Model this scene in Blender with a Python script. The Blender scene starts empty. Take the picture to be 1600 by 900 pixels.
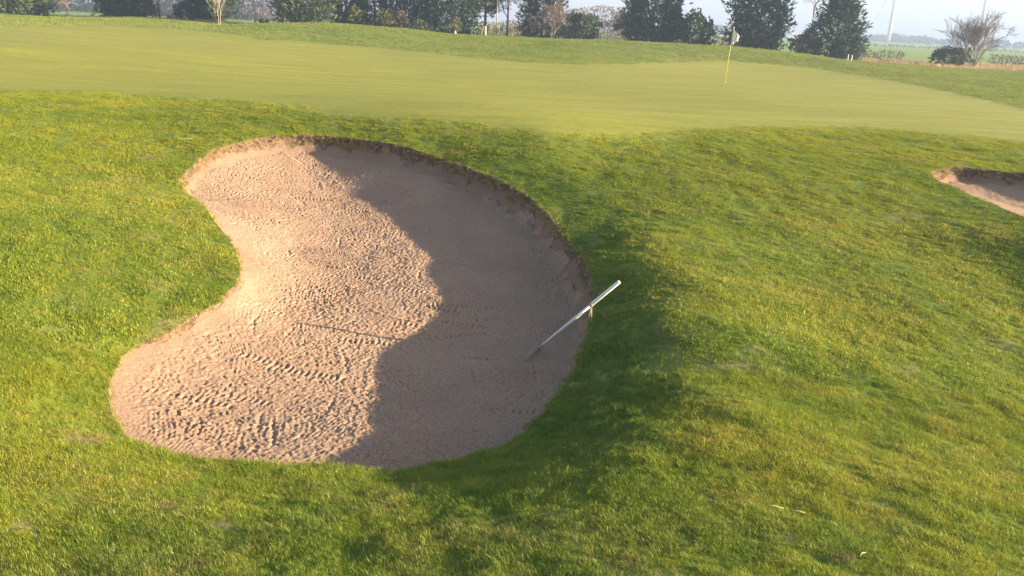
import bpy, bmesh, math, random
import numpy as np
from mathutils import Vector, Matrix, noise as mnoise
from mathutils.geometry import delaunay_2d_cdt
random.seed(7); rng = np.random.default_rng(7)
sc = bpy.context.scene
PI = math.pi
def R(a): return math.radians(a)

# ------------------------------------------------------------ camera, sky, sun, exposure
SUN_EL, SUN_AZ = 11.9, -4.0            # degrees; azimuth counted from +X towards +Y
EYE = Vector((0, 0, 1.95))
cam = bpy.data.cameras.new('camera'); cam_o = bpy.data.objects.new('camera', cam); sc.collection.objects.link(cam_o)
cam.sensor_width = 36; cam.lens = 36 * 1280 / 1600; cam.clip_start = 0.05; cam.clip_end = 9000
pit, rol = R(18), R(2.7)
fw = Vector((0, math.cos(pit), -math.sin(pit))); u0 = Vector((0, math.sin(pit), math.cos(pit))); r0 = Vector((1, 0, 0))
rt = math.cos(rol) * r0 + math.sin(rol) * u0; up = -math.sin(rol) * r0 + math.cos(rol) * u0
M = Matrix((rt, up, -fw)).transposed().to_4x4(); M.translation = EYE
cam_o.matrix_world = M; sc.camera = cam_o
sc.view_settings.view_transform = 'Standard'; sc.view_settings.look = 'None'
sc.view_settings.exposure = 2.5; sc.view_settings.gamma = 1
w = bpy.data.worlds.new('World'); sc.world = w; w.use_nodes = True
nt = w.node_tree; bg = nt.nodes['Background']; sky = nt.nodes.new('ShaderNodeTexSky'); sky.sky_type = 'NISHITA'
sky.sun_disc = False; sky.sun_elevation = R(SUN_EL); sky.sun_rotation = R(90 - SUN_AZ)
sky.air_density = 1.0; sky.dust_density = 1.2; sky.ozone_density = 1.0
nt.links.new(sky.outputs[0], bg.inputs[0]); bg.inputs[1].default_value = 0.057
sl = bpy.data.lights.new('sun', 'SUN'); so = bpy.data.objects.new('sun', sl); sc.collection.objects.link(so)
sl.energy = 5.0; sl.angle = R(0.5); sl.color = (1.0, 0.83, 0.55)
sd_ = Vector((math.cos(R(SUN_AZ)) * math.cos(R(SUN_EL)), math.sin(R(SUN_AZ)) * math.cos(R(SUN_EL)), math.sin(R(SUN_EL))))
so.rotation_euler = sd_.to_track_quat('Z', 'Y').to_euler()
sc.cycles.volume_step_rate = 4; sc.cycles.max_bounces = 8; sc.cycles.volume_bounces = 0
sc.cycles.transparent_max_bounces = 8

# ------------------------------------------------------------ helpers
def tag(o, label=None, cat=None, group=None, kind=None):
    if label: o['label'] = label
    if cat: o['category'] = cat
    if group: o['group'] = group
    if kind: o['kind'] = kind
    return o
def link(o, parent=None):
    sc.collection.objects.link(o)
    if parent is not None: o.parent = parent
    return o
def empty(name, loc=(0, 0, 0), rz=0):
    o = bpy.data.objects.new(name, None); o.location = loc; o.rotation_euler = (0, 0, rz); return link(o)
def mesh_np(name, v, f, mat=None, parent=None, smooth=True, do_link=True):
    """v (n,3), f (m,3|4) arrays or list of them"""
    v = np.asarray(v, np.float32); me = bpy.data.meshes.new(name)
    if isinstance(f, np.ndarray): k = f.shape[1]; n = len(f); li = f.astype(np.int32).ravel(); ls = np.arange(n, dtype=np.int32) * k
    else:
        li = np.array([i for q in f for i in q], np.int32); n = len(f); ls = np.cumsum([0] + [len(q) for q in f])[:-1].astype(np.int32)
    me.vertices.add(len(v)); me.vertices.foreach_set('co', v.ravel())
    me.loops.add(len(li)); me.loops.foreach_set('vertex_index', li)
    me.polygons.add(n); me.polygons.foreach_set('loop_start', ls)
    me.update(calc_edges=True)
    me.polygons.foreach_set('use_smooth', np.full(n, smooth)); me.validate()
    if mat: me.materials.append(mat)
    o = bpy.data.objects.new(name, me)
    return link(o, parent) if do_link else o
class MB:
    def __init__(s): s.v = []; s.f = []
    def tube(s, pts, rad, n=6, cap=True):
        pts = [Vector(p) for p in pts]; b = len(s.v)
        if not hasattr(rad, '__len__'): rad = [rad] * len(pts)
        ref = Vector((0.31, 0.22, 0.93))
        for i, p in enumerate(pts):
            d = (pts[min(i + 1, len(pts) - 1)] - pts[max(i - 1, 0)]).normalized()
            a = d.cross(ref)
            if a.length < .05: a = d.cross(Vector((1, 0, 0)))
            a.normalize(); c = d.cross(a)
            for k in range(n):
                t = 2 * PI * k / n; s.v.append(tuple(p + (a * math.cos(t) + c * math.sin(t)) * rad[i]))
        for i in range(len(pts) - 1):
            for k in range(n):
                q = b + i * n; s.f.append((q + k, q + (k + 1) % n, q + n + (k + 1) % n, q + n + k))
        if cap and n > 2:
            s.f.append(tuple(b + k for k in range(n))[::-1]); s.f.append(tuple(b + (len(pts) - 1) * n + k for k in range(n)))
    def box(s, c, d):
        b = len(s.v)
        for z in (-1, 1):
            for x, y in ((-1, -1), (1, -1), (1, 1), (-1, 1)): s.v.append((c[0] + x * d[0] / 2, c[1] + y * d[1] / 2, c[2] + z * d[2] / 2))
        for q in ((3, 2, 1, 0), (4, 5, 6, 7), (0, 1, 5, 4), (1, 2, 6, 5), (2, 3, 7, 6), (3, 0, 4, 7)): s.f.append(tuple(b + i for i in q))
    def build(s, name, mat, parent=None, smooth=True): return mesh_np(name, s.v, s.f, mat, parent, smooth)

# ---- numpy noise
def _h(ix, iy, seed):
    with np.errstate(over='ignore'):
        n = (ix.astype(np.int64) * 374761393 + iy.astype(np.int64) * 668265263 + seed * 1442695041) & 0xffffffff
        n = ((n ^ (n >> 13)) * 1274126177) & 0xffffffff
        n = n ^ (n >> 16)
    return (n & 0xffff) / 65535.0
def vn(x, y, s, seed=0):
    x = np.asarray(x, float) / s; y = np.asarray(y, float) / s
    ix = np.floor(x); iy = np.floor(y); fx = x - ix; fy = y - iy
    fx = fx * fx * fx * (fx * (fx * 6 - 15) + 10); fy = fy * fy * fy * (fy * (fy * 6 - 15) + 10)
    a = _h(ix, iy, seed); b = _h(ix + 1, iy, seed); c = _h(ix, iy + 1, seed); d = _h(ix + 1, iy + 1, seed)
    return (a + (b - a) * fx + (c - a) * fy + (a - b - c + d) * fx * fy) * 2 - 1
def ss(a, b, x): t = np.clip((x - a) / (b - a), 0, 1); return t * t * (3 - 2 * t)

# ------------------------------------------------------------ terrain surfaces (heights surveyed at points, smoothly interpolated)
GROUND = [(-2.219,3.043,-0.5),(-1.089,3.087,-0.47),(0.061,3.105,-0.42),(1.192,3.071,-0.33),(2.47,3.282,-0.42),(-2.703,3.808,-0.62),(-3.396,4.93,-0.68),(-4.243,6.338,-0.6),(-5.115,7.794,-0.5),(-6.446,10.011,-0.36),(-8.18,12.894,-0.2),(-1.738,3.965,-0.75),(-0.634,3.828,-0.68),(0.23,3.839,-0.56),(0.547,4.294,-0.6),(0.875,4.726,-0.63),(1.056,5.991,-0.75),(1.162,7.214,-0.78),(1.329,8.543,-0.76),(1.524,7.286,-0.66),(1.757,8.666,-0.63),(1.299,10.357,-0.65),(1.674,10.117,-0.57),(1.157,11.779,-0.54),(0.536,13.263,-0.36),(-0.563,14.421,-0.22),(-2.005,15.102,-0.12),(1.149,3.808,-0.49),(1.509,5.164,-0.59),(2.064,7.022,-0.66),(2.522,8.886,-0.66),(2.478,10.889,-0.55),(2.22,12.688,-0.38),(1.554,14.178,-0.25),(1.72,3.871,-0.5),(2.395,5.472,-0.7),(3.133,7.498,-0.79),(3.694,9.532,-0.72),(4.06,11.798,-0.5),(3.61,13.523,-0.26),(3.152,15.057,-0.14),(2.577,4.405,-0.58),(3.343,4.671,-0.7),(4.575,6.712,-0.9),(3.521,6.333,-0.78),(6.109,9.396,-0.8),(4.802,9.073,-0.76),(5.432,11.483,-0.55),(5.914,13.188,-0.3),(6.578,15.732,-0.14),(-6.456,12.444,-0.35),(-4.845,9.976,-0.52),(-4.366,7.805,-0.6),(-3.627,8.328,-0.72),(-3.582,5.883,-0.72),(-2.915,4.526,-0.72),(-6.444,14.217,-0.3),(-5.857,16.027,-0.15),(-11.937,19.099,-0.03),(-7.572,19.206,-0.01),(-3.182,16.348,0.0),(0.685,15.058,0.0),(5.154,18.231,0.0),(8.735,19.376,0.0),(11.147,18.393,-0.02),(-11.698,24.971,0.06),(-5.298,22.062,0.02),(1.455,22.077,0.0),(10.737,29.142,0.0),(14.859,24.797,0.0),(8.285,34.489,0.0),(-0.369,31.356,0.0),(-15.094,24.313,0.12),(-12.728,42.57,0.36),(-7.144,43.701,0.27),(-2.968,40.661,0.2),(0.398,39.294,0.15),(3.162,40.531,0.13),(10.301,48.39,0.18),(14.18,49.207,0.14),(17.247,47.388,0.06),(18.15,41.183,0.0),(17.12,28.672,-0.05),(-18.526,39.871,0.45),(-17.292,27.991,0.42),(-35.587,58.0,0.419),(-31.196,58.0,0.739),(-26.824,58.0,1.018),(-23.794,58.0,0.947),(-20.418,57.0,0.692),(-16.054,56.0,1.173),(-12.272,55.0,1.265),(-8.016,54.0,1.075),(-4.692,53.0,0.855),(0.073,53.0,0.804),(5.722,54.0,0.96),(12.517,58.0,0.967),(17.735,59.0,0.837),(23.063,60.0,0.311),(28.495,60.0,0.167),(34.109,58.0,0.104),(-5.021,12.017,-0.5),(-3.758,10.051,-0.65),(-2.954,8.517,-0.78),(-2.972,7.467,-0.82),(-3.216,6.426,-0.86),(-3.114,5.79,-0.9),(-2.647,5.093,-0.95),(-1.976,4.873,-0.97),(-1.158,4.898,-0.98),(-0.474,5.012,-1.0),(0.053,5.439,-0.99),(0.535,6.521,-0.96),(0.883,8.29,-0.88),(0.828,10.045,-0.76),(0.128,12.432,-0.55),(-1.207,14.113,-0.37),(-2.924,14.995,-0.23),(-4.213,15.013,-0.2),(-5.056,13.755,-0.3),(7.182,14.271,-0.2),(8.023,14.733,-0.16),(8.969,14.384,-0.18),(10.177,13.382,-0.24),(9.591,11.152,-0.36),(7.637,10.209,-0.43),(7.368,11.89,-0.4),(7.151,13.385,-0.3),(0.0,-4.0,0.7),(-8.0,-4.0,0.6),(8.0,-4.0,0.6),(0.0,0.0,0.3),(-4.0,1.0,-0.1),(4.0,1.0,-0.25),(-8.0,4.0,-0.5),(9.0,5.0,-1.3),(-12.0,9.0,-0.4),(14.0,9.0,-1.2),(-14.0,16.0,0.0),(18.0,18.0,0.0),(-25.0,30.0,0.4),(30.0,30.0,0.0),(-36.0,50.0,1.0),(36.0,45.0,0.0),(-46.0,66.0,0.85),(-30.0,66.0,0.75),(-18.0,66.0,0.72),(-8.0,66.0,0.6),(0.0,66.0,0.5),(8.0,66.0,0.5),(16.0,66.0,0.45),(24.0,66.0,0.28),(34.0,66.0,0.0),(50.0,66.0,0.0),(-60.0,80.0,0.4),(-40.0,80.0,0.3),(-20.0,80.0,0.2),(0.0,80.0,0.1),(15.0,80.0,0.1),(28.0,80.0,0.0),(45.0,80.0,0.0),(65.0,80.0,0.0),(-90.0,110.0,0.0),(-50.0,110.0,0.0),(-25.0,110.0,0.0),(0.0,110.0,0.0),(25.0,110.0,0.0),(50.0,110.0,0.0),(90.0,110.0,0.0),(-120.0,160.0,0.0),(-40.0,160.0,0.0),(0.0,160.0,0.0),(40.0,160.0,0.0),(120.0,160.0,0.0)]
SAND = [(-3.012,14.534,-0.66),(-2.33,13.545,-0.87),(-2.665,13.901,-0.79),(-1.981,12.687,-0.99),(-1.628,11.626,-1.07),(-1.121,10.077,-1.12),(-0.875,9.044,-1.15),(-1.057,8.063,-1.22),(-1.255,7.237,-1.24),(-1.156,6.19,-1.19),(-1.055,5.503,-1.11),(-0.008,10.171,-1.18),(-0.138,9.01,-1.22),(-0.373,10.849,-1.13),(0.406,10.023,-1.2),(0.031,7.861,-1.3),(-0.81,6.641,-1.27),(-0.225,6.348,-1.22),(-1.867,6.338,-1.18),(-2.57,6.053,-1.08),(-2.882,6.18,-1.04),(-2.756,8.334,-1.04),(-2.952,10.011,-1.02),(-3.033,12.416,-0.98),(-1.063,12.646,-1.04),(-0.976,14.168,-0.93),(-1.705,14.623,-0.88),(0.386,8.974,-1.26),(0.432,8.013,-1.27),(-4.127,12.766,-0.8),(-3.483,14.339,-0.74),(-2.481,15.507,-0.8),(-1.885,9.161,-1.12),(-1.811,7.809,-1.16),(-2.436,6.92,-1.1),(-5.021,12.017,-0.7),(-4.517,11.196,-0.61),(-3.758,10.051,-0.68),(-3.259,9.222,-0.775),(-2.954,8.517,-0.81),(-2.898,8.021,-0.84),(-2.972,7.467,-0.89),(-3.108,6.892,-0.93),(-3.216,6.426,-0.9),(-3.195,6.069,-0.905),(-3.114,5.79,-0.925),(-2.933,5.461,-0.945),(-2.647,5.093,-0.98),(-2.35,4.941,-1.01),(-1.976,4.873,-1.04),(-1.547,4.888,-1.08),(-1.158,4.898,-1.11),(-0.81,4.897,-1.15),(-0.474,5.012,-1.16),(-0.217,5.177,-1.15),(0.053,5.439,-1.15),(0.3,5.898,-1.16),(0.535,6.521,-1.18),(0.733,7.375,-1.2),(0.883,8.29,-1.2),(0.929,9.183,-1.17),(0.828,10.045,-1.11),(0.579,11.155,-1.01),(0.128,12.432,-0.89),(-0.508,13.373,-0.78),(-1.207,14.113,-0.69),(-1.927,14.527,-0.6),(-2.924,14.995,-0.51),(-3.655,15.124,-0.46),(-4.213,15.013,-0.45),(-4.685,14.649,-0.45),(-5.056,13.755,-0.5),(-5.115,12.773,-0.56)]
RIM = [(-5.021,12.017,-0.5,0.2),(-4.517,11.196,-0.55,0.06),(-3.758,10.051,-0.65,0.03),(-3.259,9.222,-0.75,0.025),(-2.954,8.517,-0.78,0.03),(-2.898,8.021,-0.8,0.04),(-2.972,7.467,-0.82,0.07),(-3.108,6.892,-0.84,0.09),(-3.216,6.426,-0.86,0.04),(-3.195,6.069,-0.88,0.025),(-3.114,5.79,-0.9,0.025),(-2.933,5.461,-0.92,0.025),(-2.647,5.093,-0.95,0.03),(-2.35,4.941,-0.96,0.05),(-1.976,4.873,-0.97,0.07),(-1.547,4.888,-0.98,0.1),(-1.158,4.898,-0.98,0.13),(-0.81,4.897,-1.0,0.15),(-0.474,5.012,-1.0,0.16),(-0.217,5.177,-1.0,0.15),(0.053,5.439,-0.99,0.16),(0.3,5.898,-0.98,0.18),(0.535,6.521,-0.96,0.22),(0.733,7.375,-0.93,0.27),(0.883,8.29,-0.88,0.32),(0.929,9.183,-0.83,0.34),(0.828,10.045,-0.76,0.35),(0.579,11.155,-0.66,0.35),(0.128,12.432,-0.55,0.34),(-0.508,13.373,-0.45,0.33),(-1.207,14.113,-0.37,0.32),(-1.927,14.527,-0.3,0.3),(-2.924,14.995,-0.23,0.28),(-3.655,15.124,-0.2,0.26),(-4.213,15.013,-0.2,0.25),(-4.685,14.649,-0.22,0.23),(-5.056,13.755,-0.3,0.2),(-5.115,12.773,-0.4,0.16)]
RIM2 = [(7.182,14.271,-0.2,0.3),(7.553,14.585,-0.18,0.3),(8.023,14.733,-0.16,0.3),(8.482,14.525,-0.16,0.3),(8.969,14.384,-0.18,0.3),(9.44,13.885,-0.2,0.3),(10.177,13.382,-0.24,0.3),(10.332,12.475,-0.3,0.3),(9.591,11.152,-0.36,0.3),(8.465,10.227,-0.42,0.3),(7.637,10.209,-0.43,0.3),(7.416,11.189,-0.42,0.3),(7.368,11.89,-0.4,0.3),(7.288,12.636,-0.36,0.3),(7.151,13.385,-0.3,0.3),(7.032,13.772,-0.25,0.3)]
GREEN = [(-14.708,18.887),(-11.926,19.087),(-9.801,19.239),(-7.533,19.108),(-5.517,18.252),(-3.223,16.56),(-1.374,15.901),(0.685,15.058),(2.344,16.117),(5.154,18.231),(8.612,19.09),(11.033,18.207),(12.751,16.719),(16.998,22.542),(17.043,28.559),(18.428,41.826),(17.56,48.265),(14.459,50.193),(10.504,49.365),(3.211,41.198),(0.403,39.928),(-3.019,41.358),(-7.281,44.539),(-13.237,44.284),(-16.891,46.093),(-21.614,46.605),(-24.049,41.694),(-24.525,30.471)]
HAZE = .0015
STRAWS = [(1.467, 3.847, 0.1, 0.1, 'long pale straw lying right of the middle in the near grass'), (1.58, 3.826, 0.085, -0.15, 'second pale straw crossing just right of the long one'), (1.704, 3.295, 0.055, 0.7, 'short bent straw beside the small divot'), (-5.898, 14.242, 0.45, 0.15, 'pale dead stalk on the far left grass above the sand')]
ROWS = [(-0.67, 10.396), (-0.428, 10.321), (-0.577, 8.907), (-0.365, 8.419), (-0.708, 8.718), (-2.156, 6.94), (-2.047, 9.562), (-1.325, 10.068), (-0.264, 13.364), (0.017, 12.246), (-2.577, 6.028), (-1.839, 6.863), (-2.298, 14.001), (-2.205, 6.182), (-1.084, 8.266), (-0.225, 7.66)]
CANE1 = (0.774, 7.75, -0.958); CANE2 = (0.812, 7.7, -0.91)
class Surf:
    def __init__(s, pts, reg):
        P = np.array(pts, float); s.P = P[:, :2]; n = len(P); s.sc = 10.0
        A = np.zeros((n + 3, n + 3)); A[:n, :n] = s.k(s.P, s.P) + np.eye(n) * reg
        A[:n, n] = 1; A[:n, n + 1:n + 3] = s.P / s.sc; A[n:, :n] = A[:n, n:].T
        s.w = np.linalg.solve(A, np.r_[P[:, 2], 0, 0, 0])
    def k(s, a, b):
        d2 = ((a[:, None, :] - b[None, :, :]) ** 2).sum(-1) / s.sc ** 2
        return np.where(d2 > 0, np.sqrt(np.sqrt(d2) ** 3), 0) if False else np.where(d2 > 0, .5 * d2 * np.log(d2 + 1e-12), 0)
    def __call__(s, x, y):
        x = np.asarray(x, float).ravel(); y = np.asarray(y, float).ravel(); out = np.empty(len(x))
        for i in range(0, len(x), 20000):
            q = np.c_[x[i:i + 20000], y[i:i + 20000]]
            out[i:i + 20000] = s.k(q, s.P) @ s.w[:-3] + s.w[-3] + q @ s.w[-2:] / s.sc
        return out
g_s = Surf(GROUND, 2e-4); s_s = Surf(SAND, 5e-4)
DIVOT = (1.515, 3.27)
def ground(x, y):
    x = np.asarray(x, float).ravel(); y = np.asarray(y, float).ravel()
    d = np.hypot(x, y - 20); z = np.zeros(len(x)); m = d < 170
    z[m] = g_s(x[m], y[m]) * (1 - ss(110, 165, d[m]))
    rough = 1 - green_mask(x, y)
    near = 1 - ss(25, 45, y)
    z += near * rough * (.012 * vn(x + .4 * y, y, .55, 1) + .010 * vn(x * 1.3, y + x * .5, .23, 2) + .010 * vn(x, y, 1.4, 3))
    z += (1 - near) * .05 * vn(x, y, 2.5, 4) * rough * (d < 170)
    z += .03 * vn(x * .6, y, 3.2, 6) * (1 - rough)
    z += .35 * vn(x, y, 60, 5) * ss(150, 260, d)*0.3
    z -= .05 * np.exp(-((x - DIVOT[0]) ** 2 + (y - DIVOT[1]) ** 2) / (2 * .04 ** 2))
    return z
def gz(x, y): return float(ground([x], [y])[0])
def spline(P, step):
    P = np.array(P, float); n = len(P); out = []
    for i in range(n):
        a, b, c, d = P[(i - 1) % n], P[i], P[(i + 1) % n], P[(i + 2) % n]
        k = max(1, int(round(np.linalg.norm(c[:2] - b[:2]) / step)))
        for t in np.arange(k) / k:
            out.append(.5 * (2 * b + (c - a) * t + (2 * a - 5 * b + 4 * c - d) * t * t + (3 * b - a - 3 * c + d) * t ** 3))
    return np.array(out)
def sdist(poly, x, y):
    """signed distance, positive outside"""
    x = np.asarray(x, float).ravel(); y = np.asarray(y, float).ravel()
    A = poly[:, :2]; B = np.roll(A, -1, 0); out = np.full(len(x), 1e9); ins = np.zeros(len(x), bool)
    for a, b in zip(A, B):
        e = b - a; t = np.clip(((x - a[0]) * e[0] + (y - a[1]) * e[1]) / (e @ e + 1e-12), 0, 1)
        out = np.minimum(out, (x - a[0] - t * e[0]) ** 2 + (y - a[1] - t * e[1]) ** 2)
        c = (a[1] > y) != (b[1] > y)
        if e[1] != 0: ins ^= c & (x < a[0] + (y - a[1]) / e[1] * e[0])
    d = np.sqrt(out); return np.where(ins, -d, d)
greenP = spline(GREEN, 2.0)
def green_mask(x, y):
    x = np.asarray(x, float); y = np.asarray(y, float); m = np.zeros(len(x))
    q = (y > 12) & (y < 58) & (abs(x) < 28)
    if q.any(): m[q] = 1 - ss(-.9, 1.0, sdist(greenP, x[q], y[q]) + .25 * vn(x[q], y[q], .9, 9))
    return m
BARE = [(-2.78, 4.88, .20), (-1.95, 3.95, .12), (-1.5, 3.72, .08), (-3.35, 4.55, .10), (-2.3, 3.1, .10), (-5.9, 12.9, .16)]
rims = [spline(RIM, .045), spline(RIM2, .07)]
for P in rims:      # rims are slightly ragged
    s = np.arange(len(P)); P[:, 0] += .012 * vn(s, s * 0, 5, 11) + .02 * vn(s, s * 0, 17, 12); P[:, 1] += .012 * vn(s, s * 0, 5, 13) + .02 * vn(s, s * 0, 17, 14)
coarse = [P[::4] for P in rims]

# ------------------------------------------------------------ materials
def newmat(name, rough=.8):
    m = bpy.data.materials.new(name); m.use_nodes = True; t = m.node_tree; b = t.nodes['Principled BSDF']
    b.inputs['Roughness'].default_value = rough; b.inputs['Specular IOR Level'].default_value = .25
    return m, t, b
def N(t, typ, **kw):
    n = t.nodes.new(typ)
    for k, v in kw.items():
        if k.startswith('i_'): n.inputs[k[2:].replace('_', ' ')].default_value = v
        else: setattr(n, k, v)
    return n
def noise_n(t, scale, detail=4, rough=.6, vec=None, dist=0):
    n = N(t, 'ShaderNodeTexNoise'); n.inputs['Scale'].default_value = scale; n.inputs['Detail'].default_value = detail
    n.inputs['Roughness'].default_value = rough; n.inputs['Distortion'].default_value = dist
    if vec is None:
        g = N(t, 'ShaderNodeNewGeometry'); vec = g.outputs['Position']
    t.links.new(vec, n.inputs['Vector']); return n
def ramp(t, src, stops, interp='LINEAR'):
    r = N(t, 'ShaderNodeValToRGB'); r.color_ramp.interpolation = interp; e = r.color_ramp.elements
    while len(e) < len(stops): e.new(.5)
    for q, (p, c) in zip(e, stops): q.position = p; q.color = (*c, 1)
    t.links.new(src, r.inputs[0]); return r
def mix(t, fac, a, b, typ='MIX'):
    m = N(t, 'ShaderNodeMix', data_type='RGBA', blend_type=typ)
    for i, s in ((0, fac), (6, a), (7, b)):
        if hasattr(s, 'links'): t.links.new(s, m.inputs[i])
        else: m.inputs[i].default_value = s if not isinstance(s, tuple) or len(s) == 4 else (*s, 1)
    return m.outputs[2]
def bump(t, b, h, strength, dist=.01):
    n = N(t, 'ShaderNodeBump'); n.inputs['Strength'].default_value = strength; n.inputs['Distance'].default_value = dist
    t.links.new(h, n.inputs['Height']); t.links.new(n.outputs[0], b.inputs['Normal']); return n
def simple(name, col, var=.25, scale=4, rough=.8, bmp=0, metal=0):
    m, t, b = newmat(name, rough); n = noise_n(t, scale, 5)
    r = ramp(t, n.outputs[0], [(.3, tuple(c * (1 - var) for c in col)), (.7, tuple(min(1, c * (1 + var)) for c in col))])
    t.links.new(r.outputs[0], b.inputs['Base Color']); b.inputs['Metallic'].default_value = metal
    if bmp: bump(t, b, n.outputs[0], bmp)
    return m
# mown / rough turf under the blades
def turf_material(name, kind):
    m, t, b = newmat(name, .9)
    big = noise_n(t, .55, 4, .6); mid = noise_n(t, 5, 6, .75); fine = noise_n(t, 55, 5, .7)
    mp = N(t, 'ShaderNodeMapping'); g = N(t, 'ShaderNodeNewGeometry'); t.links.new(g.outputs['Position'], mp.inputs[0])
    mp.inputs['Rotation'].default_value = (0, 0, R(12)); mp.inputs['Scale'].default_value = (.35, 2.2, 1)
    st = noise_n(t, .8, 4, .6, mp.outputs[0])
    cg = ramp(t, st.outputs[0], [(.3, (.210, .212, .025)), (.52, (.258, .247, .030)), (.72, (.32, .288, .044))]).outputs[0]
    cg = mix(t, 1.0, cg, ramp(t, mid.outputs[0], [(.3, (.78, .84, .78)), (.7, (1.14, 1.10, 1.12))]).outputs[0], 'MULTIPLY')
    cg = mix(t, 1.0, cg, ramp(t, fine.outputs[0], [(.3, (.72, .74, .7)), (.7, (1.2, 1.2, 1.1))]).outputs[0], 'MULTIPLY')
    lo = {'green': ((.13, .18, .025), (.18, .21, .03), (.22, .22, .05)), 'rough': ((.055, .100, .008), (.115, .155, .014), (.20, .19, .035)), 'far': ((.12, .185, .040), (.17, .225, .048), (.24, .25, .07)), 'field': ((.15, .23, .04), (.17, .26, .045), (.20, .25, .06))}[kind]
    c = ramp(t, mid.outputs[0], [(.32, lo[0]), (.52, lo[1]), (.75, lo[2])]).outputs[0]
    c = mix(t, 1.0, c, ramp(t, big.outputs[0], [(.3, (.8, .85, .8)), (.7, (1.2, 1.12, 1.1))]).outputs[0], 'MULTIPLY')
    at = N(t, 'ShaderNodeAttribute', attribute_name='mow')
    c = mix(t, at.outputs['Fac'], c, cg)
    ab = N(t, 'ShaderNodeAttribute', attribute_name='bare')
    c = mix(t, ab.outputs['Fac'], c, ramp(t, fine.outputs[0], [(.3, (.15, .11, .06)), (.6, (.30, .22, .13))]).outputs[0])
    t.links.new(c, b.inputs['Base Color'])
    hn, strg = (fine, .35) if kind == 'green' else (mid, .7)
    bump(t, b, hn.outputs[0], strg, {'green': .008, 'rough': .02, 'far': .05, 'field': .06}[kind])
    return m
m_rough = turf_material('turf_rough', 'rough'); m_green = turf_material('turf_mown', 'green')
m_far = turf_material('turf_bank', 'far'); m_field = turf_material('crop_field', 'field')

def grass_material(name, cols, trans=.35, soft=1.0):
    m = bpy.data.materials.new(name); m.use_nodes = True; t = m.node_tree; t.nodes.clear()
    out = N(t, 'ShaderNodeOutputMaterial')
    at = N(t, 'ShaderNodeAttribute', attribute_name='tint', attribute_type='INSTANCER')
    dry = N(t, 'ShaderNodeAttribute', attribute_name='dry', attribute_type='INSTANCER')
    uvr = N(t, 'ShaderNodeAttribute', attribute_name='blade', attribute_type='GEOMETRY')
    ad = N(t, 'ShaderNodeMath', operation='ADD'); t.links.new(at.outputs['Fac'], ad.inputs[0]); t.links.new(uvr.outputs['Fac'], ad.inputs[1])
    r = ramp(t, ad.outputs[0], cols)
    straw = ramp(t, uvr.outputs['Fac'], [(0, (.30, .21, .085)), (1, (.46, .35, .17))])
    c = mix(t, dry.outputs['Fac'], r.outputs[0], straw.outputs[0])
    d = N(t, 'ShaderNodeBsdfDiffuse'); tr = N(t, 'ShaderNodeBsdfTranslucent'); gl = N(t, 'ShaderNodeBsdfGlossy'); gl.inputs['Roughness'].default_value = .45
    t.links.new(c, d.inputs[0]); t.links.new(c, tr.inputs[0]); gl.inputs[0].default_value = (.9, .9, .8, 1)
    a = N(t, 'ShaderNodeMixShader'); a.inputs[0].default_value = trans; t.links.new(d.outputs[0], a.inputs[1]); t.links.new(tr.outputs[0], a.inputs[2])
    b2 = N(t, 'ShaderNodeMixShader'); b2.inputs[0].default_value = .03 * soft; t.links.new(a.outputs[0], b2.inputs[1]); t.links.new(gl.outputs[0], b2.inputs[2])
    t.links.new(b2.outputs[0], out.inputs[0]); return m
m_blade = grass_material('grass_blades', [(0.0, (.078, .142, .009)), (.35, (.150, .225, .012)), (.65, (.248, .295, .017)), (.9, (.37, .335, .032)), (1, (.46, .38, .07))])
m_blade2 = grass_material('grass_blades_far', [(0.0, (.095, .155, .016)), (.35, (.170, .230, .020)), (.65, (.260, .285, .026)), (1, (.36, .33, .042))], .35, 0)
m_blade3 = grass_material('grass_blades_bank', [(0.0, (.10, .155, .034)), (.35, (.155, .210, .045)), (.65, (.215, .255, .055)), (1, (.30, .29, .08))], .35, 0)
m_strawtuft = grass_material('dead_grass', [(0, (.34, .22, .10)), (1, (.52, .38, .20))], .2)

# sand
def sand_material():
    m, t, b = newmat('bunker_sand', .95); b.inputs['Specular IOR Level'].default_value = .15
    n1 = noise_n(t, 1.1, 4); n2 = noise_n(t, 60, 5, .8); n3 = noise_n(t, 260, 3, .8)
    c = ramp(t, n1.outputs[0], [(.3, (.312, .200, .138)), (.7, (.358, .237, .168))]).outputs[0]
    c = mix(t, 1.0, c, ramp(t, n2.outputs[0], [(.3, (.52, .50, .48)), (.60, (1.2, 1.2, 1.2))]).outputs[0], 'MULTIPLY')
    c = mix(t, 1.0, c, ramp(t, n3.outputs[0], [(.3, (.8, .8, .8)), (.7, (1.15, 1.15, 1.15))]).outputs[0], 'MULTIPLY')
    t.links.new(c, b.inputs['Base Color'])
    bm = bump(t, b, n2.outputs[0], .8, .011); b3 = N(t, 'ShaderNodeBump'); b3.inputs['Strength'].default_value = .6; b3.inputs['Distance'].default_value = .002
    t.links.new(n3.outputs[0], b3.inputs['Height']); t.links.new(bm.outputs[0], b3.inputs['Normal']); t.links.new(b3.outputs[0], b.inputs['Normal'])
    return m
m_sand = sand_material()
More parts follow.
